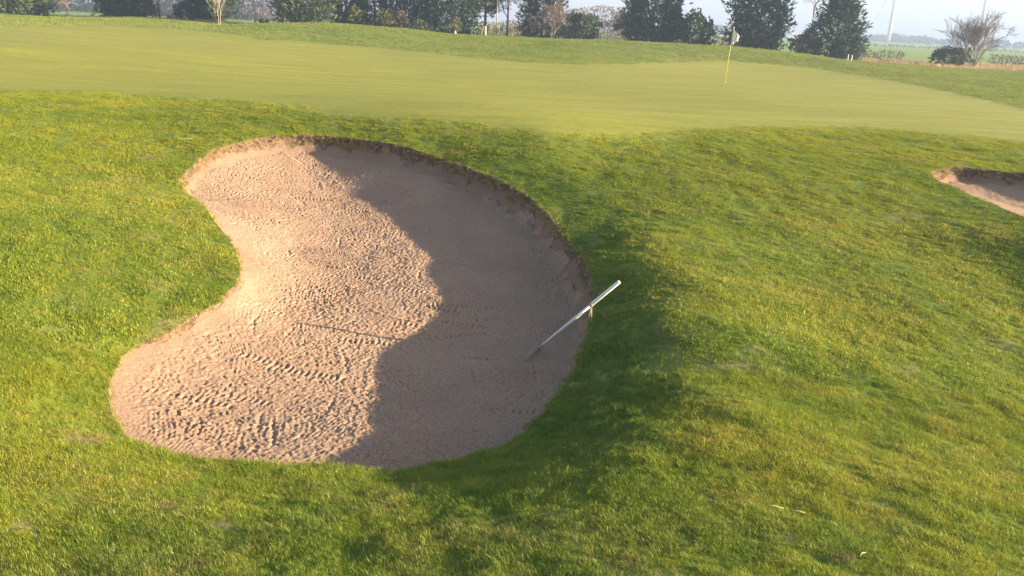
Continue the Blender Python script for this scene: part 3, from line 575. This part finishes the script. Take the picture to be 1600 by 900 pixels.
def tree_bare(name, x, y, h, w, label, stems=1, seed=0, mat=None, twig=None, trunk=.06, depth=5, cat='tree', group=None, upward=.5, first=.25, lean=(0, 0), guard=0, leafy=False, thick=1.0):
    r = np.random.default_rng(seed); z0 = gz(x, y); root = empty(name, (x, y, z0 - .03)); tag(root, label, cat, group)
    T = MB(); W = MB()
    def grow(p, d, L, rad, lv, T=None):
        m = p + d * L * .5 + r.normal(0, .05 * L, 3); e = p + d * L
        (T if lv <= 1 else W).tube([p, m, e], [rad, rad * .85, rad * .68], 5 if lv < 2 else 3, False)
        if lv >= depth: return
        nch = 3 if lv else 4
        for k in range(nch + (lv >= 2)):
            u = 1.0 if k == 0 else r.uniform(.35, .95); q = p + (e - p) * u
            side = r.normal(0, 1, 3); side -= d * (side @ d); side /= np.linalg.norm(side)
            nd = d * (1.0 if k else 1.3) + side * r.uniform(.5, 1.0) * wfac + np.array([0, 0, upward * .35]); nd /= np.linalg.norm(nd)
            grow(q, nd, L * r.uniform(.55, .8), max(.013 * thick, rad * (.62 if k == 0 else .45)), lv + 1, T)
    wfac = min(1.3, w / h * 1.5)
    for s in range(stems):
        if s and T.v: T.build('trunk', mat or m_bark, root); T = MB()
        a = r.uniform(0, 2 * PI); sp = 0 if stems == 1 else (.28 if stems < 5 else .50) * w / h
        d = np.array([math.cos(a) * sp * r.uniform(.3, 1.5) + lean[0], math.sin(a) * sp * r.uniform(.3, 1.5) + lean[1], 1.0]); d /= np.linalg.norm(d)
        p = np.array([math.cos(a), math.sin(a), 0]) * (.0 if stems == 1 else .12)
        L = h * (.36 if stems == 1 else .32 if stems < 5 else .44) * r.uniform(.85, 1.1)
        if stems == 1: T.tube([p, p + d * h * first], [trunk, trunk * .8], 7); p = p + d * h * first; L = h * .3
        grow(p, d, L, trunk * .8, 0, T)
    T.build('trunk', mat or m_bark, root); tag(W.build('twigs', twig or m_twig, root), kind='stuff')
    if guard:
        g = MB(); g.tube([(0, 0, 0), (0, 0, guard)], .06, 8); g.build('trunk_guard', m_guard, root)
    if leafy:
        V = []; F = []
        for i in range(60):
            v = r.normal(0, 1, 3); v /= np.linalg.norm(v); clump_faces(np.array([v[0] * w * .45, v[1] * w * .45, h * .62 + v[2] * h * .34]), v + np.array([0, 0, .5]), .16, 4, .05, .6, r, V, F)
        mesh_np('crown', V, np.array(F), m_fol['light'], root, smooth=False)
    return root
def shrub(name, x, y, h, w, label, mat='light', seed=0, n=220, leaf=.22, wd=.1, cat='shrub', group=None, twigs=True, lmat=None):
    r = np.random.default_rng(seed); z0 = gz(x, y); root = empty(name, (x, y, z0 - .03)); tag(root, label, cat, group)
    S = MB(); V = []; F = []
    ns = max(4, int(w * 5))
    for i in range(ns):
        a = r.uniform(0, 2 * PI); q = math.sqrt(r.uniform()) * w * .42; e = np.array([math.cos(a) * q, math.sin(a) * q, h * r.uniform(.6, .95)])
        S.tube([(e[0] * .15, e[1] * .15, 0), (e[0] * .6, e[1] * .6, e[2] * .55), e], [.03, .02, .008], 4, False)
    for i in range(n):
        v = r.normal(0, 1, 3); v /= np.linalg.norm(v); q = r.uniform(.35, 1.0) ** .5; lump = 1 + .18 * math.sin(v[0] * 5 + seed) + .15 * math.sin(v[1] * 6 + v[2] * 4)
        c = np.array([v[0] * w * .5 * q * lump, v[1] * w * .5 * q * lump, h * .5 + v[2] * h * .48 * q * lump]); c[2] = max(.04, min(h * 1.05, c[2]))
        clump_faces(c, v + np.array([0, 0, .5]), leaf, 6, wd, .6, r, V, F)
    tag(S.build('stems', lmat or m_bark, root), kind='stuff'); mesh_np('leaves', V, np.array(F), m_fol[mat], root, smooth=False)
    return root
def stake(name, x, y, h, w, label, seed=0):
    z = gz(x, y); root = empty(name, (x, y, z)); tag(root, label, 'stake', 'white stakes'); b = MB(); b.tube([(0, 0, -.2), (.01, 0, h)], [.035, .035], 8); b.build('post', m_guard, root)
    c = MB(); c.tube([(.01, 0, h), (.01, 0, h + .05)], [.045, .02], 8); c.build('cap', m_guard, root)
def leanlog(name, x, y, h, w, label, seed=0, lean=0):
    z = gz(x, y); b = MB(); b.tube([(0, 0, -.1), (lean * h * .5, 0, h * .5), (lean * h, 0, h)], [.16, .13, .10], 9); o = b.build(name, m_cutwood); o.location = (x, y, z); tag(o, label, 'cut trunk')
tree_conifer('conifer_tree', -37.55, 63.8, 4.6, 4.71, 'broad dark conifer cut by the left edge of the view', seed=1, mat='mid', shape='dome', n=1500)
tree_bare('bare_tree', -40.11, 75.2, 2.67, 3.62, 'small bare reddish tree right of the leftmost conifer', seed=2, twig=m_redtwig, mat=m_redtwig, trunk=.06)
tree_conifer('conifer_tree', -32.19, 68.4, 4.37, 3.08, 'dark conifer beside the tall pale pine trunk', seed=3, mat='mid', shape='dome', n=1200)
shrub('leafy_shrub', -29.53, 66.1, 1.94, 1.91, 'grey green shrub against the right side of the second conifer', seed=4, mat='mid', n=320)
tree_conifer('pine_tree', -30.04, 70.7, 7.03, 5.39, 'tall thin pine with a pale lit trunk and high crown', seed=5, mat='mid', shape='round', low=.42, n=500)
shrub('low_shrub', -27.05, 66.1, 0.44, 0.85, 'little green shrub at the foot of the tall thin pine', seed=6, mat='light', n=60, leaf=.16)
shrub('russet_shrub', -28.88, 73.0, 1.8, 1.52, 'russet brown shrub left of the dark conifer with white stems', seed=7, mat='brown', n=200)
tree_conifer('conifer_tree', -24.77, 66.1, 4.85, 2.44, 'dark conifer behind the white stemmed birch', seed=8, mat='dark', shape='dome', n=1000)
shrub('leafy_shrub', -21.75, 61.6, 2.71, 1.98, 'speckled grey green bush behind the white birch stems', seed=9, mat='mid', n=420, leaf=.16, wd=.07)
tree_bare('birch_tree', -20.31, 57.0, 4.1, 1.65, 'white birch with several thin stems before the speckled bush', seed=10, stems=3, mat=m_palebark, twig=m_palebark, trunk=.03, upward=1.4, depth=4, thick=.6)
tree_bare('bare_tree', -19.65, 62.7, 5.23, 2.32, 'slender bare tree with a lit cream trunk standing alone', seed=11, mat=m_palebark, twig=m_redtwig, trunk=.07, first=.4, upward=1.0)
shrub('low_shrub', -19.28, 63.8, 0.5, 0.77, 'small dark green bush right of the cream trunk', seed=12, mat='mid', n=26, leaf=.16)
tree_conifer('conifer_tree', -16.36, 63.8, 4.6, 4.71, 'bushy conifer with its right side in sun above the grass bank', seed=13, mat='mid', shape='round', n=1700)
tree_conifer('conifer_tree', -14.68, 70.7, 5.45, 2.95, 'blue green conifer just right of the bushy sunlit one', seed=14, mat='dark', shape='dome', n=1100)
shrub('sapling_bush', -12.53, 63.8, 1.67, 1.23, 'light green young bush before the blue green conifer', seed=15, mat='light', n=140, leaf=.2)
tree_conifer('conifer_tree', -12.69, 73.0, 6.56, 3.28, 'dark conifer behind the yellowed bush', seed=16, mat='dark', shape='dome', n=1200)
shrub('yellow_bush', -10.43, 63.8, 1.56, 1.02, 'yellowish upright bush on the bank crest', seed=17, mat='light', n=150, leaf=.2)
shrub('russet_shrub', -9.66, 66.1, 1.8, 1.38, 'orange brown bush lit up among the dark conifers', seed=18, mat='brown', n=160, leaf=.2)
tree_conifer('conifer_tree', -9.12, 70.7, 6.74, 3.52, 'dense dark conifer in the middle of the dark row', seed=19, mat='dark', shape='dome', n=1400)
shrub('leafy_shrub', -7.8, 63.8, 0.97, 1.74, 'low olive bush at the foot of the dark row', seed=20, mat='mid', n=160, leaf=.18)
tree_conifer('conifer_tree', -5.75, 68.4, 7.12, 4.83, 'largest and darkest conifer at the right end of the dark row', seed=21, mat='dark', shape='dome', n=2200)
tree_bare('sapling', -4.75, 59.3, 1.17, 0.76, 'young sapling with white trunk guard before the darkest conifer', seed=22, trunk=.02, depth=3, guard=.3, leafy=True, thick=.8)
tree_conifer('pine_tree', -3.35, 73.0, 7.32, 2.58, 'yellow green pine right of the darkest conifer', seed=23, mat='light', shape='dome', low=.3, n=620)
tree_bare('bare_tree', -2.21, 68.4, 7.32, 1.65, 'tall straight bare tree with thin pale trunk', seed=24, mat=m_palebark, twig=m_greytwig, trunk=.05, first=.5)
tree_bare('bare_tree', -1.36, 69.5, 6.57, 4.69, 'dark bare tree spreading left of the centre conifer', seed=25, trunk=.11, twig=m_twig, first=.16, depth=6)
tree_bare('bare_tree', -0.01, 75.2, 5.68, 3.02, 'grey bare tree crowding the left side of the centre conifer', seed=26, trunk=.07, twig=m_greytwig)
tree_conifer('conifer_tree', 1.42, 70.7, 7.07, 4.77, 'large open conifer at the left end of the visible sky', seed=27, mat='dark', shape='cone', n=1500)
tree_bare('bare_tree', 2.08, 66.1, 4.3, 4.46, 'pale bare tree spreading before the large open conifer', seed=28, mat=m_greytwig, twig=m_twig, trunk=.05, stems=2, depth=5, thick=.7)
tree_conifer('round_bush', 4.56, 68.4, 2.29, 2.53, 'small round green conifer bush under open sky', seed=29, mat='mid', shape='round', n=700, leaf=.3)
tree_bare('bare_tree', 7.48, 75.2, 3.01, 2.05, 'small bare tree with white guard in front of brown scrub', seed=30, guard=.55, trunk=.04, twig=m_greytwig)
tree_bare('bare_tree', 8.52, 74.0, 3.53, 2.62, 'bare grey tree left of the tall conifer pair', seed=31, stems=3, trunk=.05, twig=m_greytwig)
tree_conifer('conifer_tree', 10.53, 70.7, 5.81, 4.54, 'big conifer with a slim one and a laurel on its right', seed=32, mat='dark', shape='round', n=2000)
tree_conifer('conifer_tree', 12.47, 71.8, 3.42, 2.08, 'slim dark conifer squeezed between big conifer and laurel', seed=33, mat='dark', shape='cone', n=520)
shrub('laurel_bush', 13.58, 68.4, 3.0, 2.75, 'round laurel bush with glinting leaves', seed=34, mat='laurel', n=700, leaf=.22, wd=.13)
shrub('grass_clump', 11.38, 63.8, 0.54, 0.72, 'small pale yellow clump before the slim conifer', seed=35, mat='light', n=40, leaf=.14, wd=.05)
shrub('brown_shrub', 25.43, 110.0, 1.42, 2.65, 'small brown bush in the field left of the flag', seed=36, mat='brown', n=120, leaf=.25)
tree_conifer('round_conifer', 19.17, 70.7, 5.36, 4.66, 'dense round dark conifer just right of the flag', seed=37, mat='dark', shape='round', n=2000)
tree_bare('bare_tree', 23.94, 72.0, 7.08, 5.78, 'sparse bare tree reaching left of the rightmost pine', seed=38, trunk=.08, depth=4, first=.3, twig=m_twig)
shrub('brown_shrub', 24.05, 73.0, 2.1, 2.7, 'heap of brown brushwood left of the rightmost pine', seed=39, mat='brown', n=420, leaf=.22)
tree_conifer('pine_tree', 24.85, 68.4, 6.38, 4.72, 'large open pine with a branch reaching right', seed=40, mat='dark', shape='cone', n=1500, leaf=.5, gaps_wide=True)
shrub('low_shrub', 25.21, 67.3, 1.65, 2.49, 'mid green growth at the right foot of the open pine', seed=41, mat='mid', n=320)
shrub('roadside_bush', 36.9, 74.0, 1.57, 2.85, 'grey green rounded bush left of the multi stemmed tree', seed=42, mat='mid', n=420, leaf=.24)
tree_bare('bare_tree', 38.37, 73.0, 4.25, 4.93, 'wide multi stemmed bare tree before the right turbine', seed=43, stems=9, trunk=.05, mat=m_greytwig, twig=m_greytwig, depth=4, upward=1.3, thick=1.0)
tree_bare('sapling', 42.73, 75.2, 1.57, 1.09, 'thin leaning sapling at the right edge', seed=44, trunk=.028, depth=1, lean=(.28,0), first=.6, mat=m_palebark, thick=.8)
tree_bare('sapling', 40.25, 75.2, 0.71, 0.6, 'short stump like sapling in front of the multi stemmed tree', seed=45, trunk=.03, depth=2, first=.7, thick=.8)
stake('white_stake', 22.52, 59.3, 0.4, 0.24, 'left one of two short white stakes beside the open pine', seed=46)
stake('white_stake', 22.78, 59.3, 0.4, 0.24, 'right one of two short white stakes beside the open pine', seed=47)
leanlog('cut_trunk', -3.3, 63.8, 0.89, 0.46, 'pale cut trunk leaning right beside its mate', seed=48, lean=.35)
leanlog('cut_trunk', -2.92, 63.8, 0.91, 0.46, 'upright pale cut trunk next to the leaning one', seed=49, lean=.0)

# ------------------------------------------------------------ far things: hedges, woods, shed, turbines
m_white = simple('white_paint', (.80, .80, .79), .03, 2, .45); m_roof = simple('pale_roof', (.62, .62, .62), .05, 2, .5)
m_darkgrey = simple('dark_grey', (.10, .10, .11), .1, 2, .5)
def hedge(name, pts, h, wdt, label, mat, seed, step=1.2, leaf=.9, nper=9, cat='hedge', jag=.25):
    r = np.random.default_rng(seed); V = []; F = []; S = MB(); p0 = np.array(pts[0], float)
    root = empty(name, (p0[0], p0[1], gz(*p0))); tag(root, label, cat); zb = root.location.z
    for a, b in zip(pts[:-1], pts[1:]):
        a = np.array(a, float); b = np.array(b, float); L = np.linalg.norm(b - a); m = int(L / step)
        for i in range(m):
            q = a + (b - a) * (i + .5) / m; z = gz(*q) - zb; hh = h * (1 + jag * 1.6 * float(vn([q[0]], [q[1] + seed], 3 + h * .6, 77)[0]))
            if i % 2 == 0: S.tube([(q[0] - p0[0], q[1] - p0[1], z - .2), (q[0] - p0[0] + r.normal(0, .2), q[1] - p0[1], z + hh * .8)], [.07, .03], 3, False)
            for _ in range(nper):
                c = np.array([q[0] - p0[0] + r.normal(0, step * .4), q[1] - p0[1] + r.normal(0, wdt * .4), z + r.uniform(0, 1) ** 1.15 * hh])
                clump_faces(c, np.array([0, 0, .6]), leaf, 3, leaf * .4, 1.2, r, V, F)
    tag(S.build('stems', m_bark, root), kind='stuff'); mesh_np('leaves', V, np.array(F), mat, root, smooth=False); return root
def far_tree(x, y, h, w, label, seed):
    r = np.random.default_rng(seed); z = gz(x, y); root = empty('distant_tree', (x, y, z - .1)); tag(root, label, 'tree', 'distant trees along the horizon')
    t = MB(); t.tube([(0, 0, 0), (0, 0, h * .5)], [.25, .12], 5, False); t.build('trunk', m_bark, root)
    V = []; F = []
    for i in range(int(70 + w * 6)):
        v = r.normal(0, 1, 3); v /= np.linalg.norm(v); q = r.uniform(.3, 1) ** .5
        clump_faces(np.array([v[0] * w * .5 * q, v[1] * w * .5 * q, max(.3, h * .52 + v[2] * h * .46 * q)]), v + np.array([0, 0, .4]), w * .10 + .3, 4, w * .05 + .15, .7, r, V, F)
    mesh_np('crown', V, np.array(F), m_fol['haze'], root, smooth=False)
m_redscrub = foliage_mat('winter_scrub', [(0, (.13, .085, .060)), (.5, (.22, .14, .10)), (1, (.30, .20, .14))])
def shed(x, y, L, h):
    root = empty('farm_shed', (x, y, gz(x, y)), .1); tag(root, 'long low white farm shed far off behind the leaning bare tree', 'shed')
    w_ = MB(); w_.box((0, 0, h * .35), (L, 6, h * .7 + .4)); w_.build('wall', m_white, root, False)
    V = [(-L / 2 - .3, -3.3, h * .72), (L / 2 + .3, -3.3, h * .72), (L / 2 + .3, 0, h), (-L / 2 - .3, 0, h), (-L / 2 - .3, 3.3, h * .72), (L / 2 + .3, 3.3, h * .72), (-L / 2 - .3, 0, h * .74), (L / 2 + .3, 0, h * .74)]
    mesh_np('roof', V, [(0, 1, 2, 3), (3, 2, 5, 4), (0, 3, 4), (1, 5, 2), (0, 4, 5, 1)], m_roof, root, False)
    d = MB(); d.box((1.5, -3.02, .9), (2.2, .06, 1.8)); d.build('door', m_darkgrey, root, False)
def car(x, y):
    root = empty('parked_van', (x, y, gz(x, y))); tag(root, 'tiny white van far off left of the shed', 'van')
    P = [(-2.3, .35), (2.3, .35), (2.35, .95), (1.7, 1.15), (1.2, 1.9), (-2.2, 1.95), (-2.35, 1.0)]
    V = [(a, s * .95, b) for s in (-1, 1) for a, b in P]; n = len(P)
    mesh_np('body', V, [tuple(range(n)), tuple(range(2 * n - 1, n - 1, -1))] + [(i, n + i, n + (i + 1) % n, (i + 1) % n) for i in range(n)], m_white, root, False)
    for a in (-1.5, 1.5):
        for s in (-.9, .9): q = MB(); q.tube([(a, s - .1, .33), (a, s + .1, .33)], .33, 12); q.build('wheel', m_darkgrey, root)
    g = MB(); g.box((1.42, 0, 1.5), (.35, 1.7, .5)); g.build('windscreen', m_darkgrey, root, False)
far_tree(267.97, 620, 5.9, 12.95, 'low distant tree just right of the left turbine', 800)
far_tree(291.85, 640, 4.44, 20.56, 'wide distant clump of trees between the turbines', 801)
far_tree(283.9, 600, 3.47, 10.6, 'small distant tree at the right end of the middle clump', 802)
far_tree(275.42, 560, 3.44, 11.69, 'hazy distant tree behind the dark roadside bush', 803)
far_tree(286.74, 520, 4.0, 12.53, 'distant tree right of the multi stemmed tree', 804)
far_tree(299.13, 520, 3.82, 6.68, 'small rounded distant tree at the right edge of the view', 805)
far_tree(124.49, 560, 5.38, 13.49, 'pale distant tree in the gap left of the flag', 806)
far_tree(132.0, 560, 4.53, 11.69, 'hazy distant tree directly left of the flag', 807)
far_tree(167.85, 560, 7.33, 9.0, 'faint distant tree beyond the round conifer', 808)
far_tree(272.95, 660, 3.73, 21.2, 'faint distant tree line left of the left turbine', 809)
hedge('field_hedge', [(102.84, 520), (193.82, 500), (229.46, 470), (295.1, 450)], 1.7, 1.2, 'long dark clipped hedge along the far side of the field', m_fol['haze'], 901, 2.4, 1.1, 4, 'hedge', .08)
hedge('roadside_hedge', [(34.2, 88), (39.08, 88)], .8, 1.0, 'low brown hedge by the verge right of the white stakes', m_fol['brown'], 902, .2, .16, 12, 'hedge', .25)
hedge('verge_brambles', [(48.91, 90), (57.22, 92)], .7, 1.0, 'low dark brambles at the field edge on the far right', m_fol['brown'], 903, .2, .16, 12, 'hedge', .3)
hedge('boundary_scrub', [(4.13, 112), (14.34, 112)], 3.5, 3, 'brown winter scrub behind the bare tree with the white guard', m_redscrub, 904, .22, .24, 44, 'hedge', .3)
hedge('roadside_scrub', [(-4.72, 86), (1.39, 86)], 2.2, 2, 'tan winter scrub behind the bare trees left of centre', m_redscrub, 905, .2, .2, 34, 'hedge', .3)
hedge('winter_hedgerow', [(-108.21, 165), (-81.12, 165), (-44.05, 160)], 6.5, 2.5, 'tall russet hedgerow far behind the bare trees on the left', m_redscrub, 906, .4, .40, 90, 'hedge', .25)
hedge('middle_hedge', [(87.37, 225), (114.89, 235), (149.9, 245)], .5, 1.0, 'faint low hedge line crossing the middle of the field', m_fol['haze'], 907, 1.6, .5, 4, 'hedge', .3)
shed(138.54, 430, 11, 2.6)
car(122.64, 400)

def turbine(x, y, H, B, ang, label, yaw):
    root = empty('wind_turbine', (x, y, gz(x, y)), yaw); tag(root, label, 'wind turbine', 'wind turbines on the horizon')
    t = MB(); t.tube([(0, 0, -1), (0, 0, H * .5), (0, 0, H)], [H * .034, H * .028, H * .019], 20); t.build('tower', m_white, root)
    n = MB(); n.tube([(0, H * .06, H * 1.012), (0, H * .04, H * 1.012), (0, -H * .035, H * 1.012)], [H * .018, H * .024, H * .02], 12); n.build('nacelle', m_white, root)
    hb = MB(); hb.tube([(0, -H * .036, H * 1.012), (0, -H * .055, H * 1.012), (0, -H * .068, H * 1.012)], [H * .02, H * .017, H * .004], 12); hub = hb.build('hub', m_white, root)
    for k in range(3):
        a = ang + k * 2 * PI / 3; V = []; F = []; d = Vector((math.sin(a), 0, math.cos(a))); p = Vector((math.cos(a), 0, -math.sin(a)))
        st = [(.02, .018, .018), (.10, .020, .018), (.22, .050, .014), (.5, .034, .008), (.8, .020, .005), (1, .006, .002)]
        for u, c, th in st:
            o = Vector((0, -H * .048, H * 1.012)) + d * B * u; c *= B * 1.3; th *= B
            V += [tuple(o - p * c * .35 + Vector((0, 0, 0))), tuple(o + Vector((0, -th, 0))), tuple(o + p * c * .65), tuple(o + Vector((0, th, 0)))]
        for i in range(len(st) - 1):
            for j in range(4): F.append((i * 4 + j, i * 4 + (j + 1) % 4, i * 4 + 4 + (j + 1) % 4, i * 4 + 4 + j))
        F.append((20, 21, 22, 23)); mesh_np('blade', V, F, m_white, root)
turbine(223.98, 530.0, 35.7, 25.5, R(207), 'white wind turbine rising behind the far hedge left of the bare tree', 0.15)
turbine(278.83, 530.0, 39.57, 22.1, R(176), 'white wind turbine half hidden behind the multi stemmed bare tree', 0.35)

# ------------------------------------------------------------ flag
m_yellow = simple('yellow_pole', (.80, .60, .05), .05, 3, .4); m_flag = simple('flag_cloth', (.80, .77, .76), .06, 9, .9)
def flagstick():
    x, y = 8.285, 34.489; root = empty('flagstick', (x, y, gz(x, y))); tag(root, 'thin yellow flagstick with limp white flag standing in the far right of the putting green', 'flagstick')
    p = MB(); p.tube([(0, 0, -.1), (.03, 0, 1.0), (.085, 0, 2.13)], [.010, .0095, .009], 8); p.build('pole', m_yellow, root)
    k = MB(); k.tube([(.085, 0, 2.11), (.086, 0, 2.13), (.087, 0, 2.16)], [.016, .022, .008], 8); k.build('finial', m_white, root)
    c = MB(); c.tube([(0, 0, -.002), (0, 0, .004)], [.056, .054], 16); c.build('cup_rim', m_white, root)
    V = []; F = []; nu, nv = 22, 14
    for j in range(nv + 1):
        v = j / nv
        for i in range(nu + 1):
            u = i / nu; wdt = .06 + .22 * math.sin(min(1, v * 1.35) * PI * .62)
            xx = .09 - .028 * v + wdt * u; yy = .045 * math.sin(u * 13 + v * 2) * (.3 + v) * (.4 + u)
            zz = 2.11 - .56 * v - u * (.02 + .10 * (1 - v) ) + (.08 * u * v if u > .6 else 0) - .03 * math.sin(u * 6) * v
            V.append((xx, yy, zz))
    for j in range(nv):
        for i in range(nu): a = j * (nu + 1) + i; F.append((a, a + 1, a + nu + 2, a + nu + 1))
    b = len(V); V += [(q[0], q[1] + .006, q[2]) for q in V[:b]]; F += [tuple(b + k for k in q[::-1]) for q in F[:]]
    mesh_np('flag', V, F, m_flag, root)
flagstick()

# ------------------------------------------------------------ rake
m_handle = simple('worn_white_handle', (.62, .62, .60), .12, 22, .45); m_grip = simple('ivory_grip', (.72, .70, .64), .08, 30, .5)
m_metal = simple('rusty_steel', (.36, .27, .20), .3, 60, .5, .2, .3); m_cane = simple('tan_cane', (.50, .40, .24), .15, 50, .7)
def rake():
    A = Vector((.310, 7.781, -1.2)); B = Vector((1.054, 7.7, -.433)); d = (B - A).normalized()
    root = empty('sand_rake', A); tag(root, 'white handled sand rake leaning out of the sand against the shaded right lip', 'rake')
    P = lambda t, s=0: tuple((B - A) * t + Vector((0, 0, s)))
    h = MB(); h.tube([P(0), P(.30, -.002), P(.40, -.002), P(.66)], [.0135, .0155, .0168, .0172], 12); h.build('handle', m_handle, root)
    g = MB(); g.tube([P(.655), P(.66), P(.99), P(1.0)], [.0180, .0192, .0192, .0155], 14); g.build('grip', m_grip, root)
    cp = MB(); cp.tube([P(.64), P(.665)], [.0205, .0205], 14); cp.build('collar', m_metal, root)
    # head: bar across the foot of the handle
    z = gsand(.20, 7.80) - A.z
    c = Vector((-.085, -.05, z + .058)); ax = Vector((.30, .95, .03)).normalized(); hw = .19
    f = MB(); f.tube([tuple(-d * .03), tuple(d * .045)], [.012, .0155], 10); f.build('ferrule', m_metal, root)
    for s in (-1, 1):
        b = MB(); e = c + ax * hw * s * .92; b.tube([tuple(-d * .02), tuple(c * .45 + ax * hw * s * .35), tuple(e)], [.0055, .005, .005], 8); b.build('bow', m_metal, root)
    br = MB(); br.tube([tuple(c - ax * hw), tuple(c), tuple(c + ax * hw)], .0085, 8); br.build('head_bar', m_metal, root)
    first = None
    for i in range(8):
        q = c + ax * hw * (-1 + 2 * i / 7)
        if first is None:
            t = MB(); t.tube([(0, 0, .004), (.034, -.010, -.022), (.050, -.014, -.064)], [.0065, .006, .003], 6); first = t.build('tooth', m_metal, root); o = first
        else: o = first.copy(); sc.collection.objects.link(o); o.parent = root
        o.location = q
    for e in ((CANE1), (CANE2)):
        b = MB(); b.tube([P(.66), tuple(Vector(e) - A)], [.0045, .003], 6); b.build('prop_cane', m_cane, root)
def gsand(x, y): return float(s_s([x], [y])[0])
rake()

# ------------------------------------------------------------ dry straws on the grass
m_strawm = simple('straw', (.60, .48, .26), .1, 40, .6)
for (x, y, L, a, lb) in STRAWS:
    z = gz(x, y) + .026; dx, dy = math.cos(a) * L / 2, math.sin(a) * L / 2
    b = MB(); b.tube([(-dx, -dy, gz(x - dx, y - dy) + .024 - z), (0, .008, .006), (dx, dy, gz(x + dx, y + dy) + .028 - z)], [.0022, .0024, .0016], 5)
    o = b.build('dry_straw', m_strawm); o.location = (x, y, z); tag(o, lb, 'straw', 'loose dry straws on the grass')

# ------------------------------------------------------------ air
hz = MB(); hz.box((0, 0, 27), (6200, 6200, 60)); ho = hz.build('haze', None, smooth=False); tag(ho, 'thin pale haze hanging over the whole course', 'haze', kind='stuff')
hm = bpy.data.materials.new('haze'); hm.use_nodes = True; t = hm.node_tree; t.nodes.clear(); o_ = N(t, 'ShaderNodeOutputMaterial'); pv = N(t, 'ShaderNodeVolumePrincipled')
pv.inputs['Color'].default_value = (.41, .52, .77, 1); pv.inputs['Density'].default_value = HAZE; pv.inputs['Anisotropy'].default_value = .1
t.links.new(pv.outputs[0], o_.inputs['Volume']); ho.data.materials.append(hm)
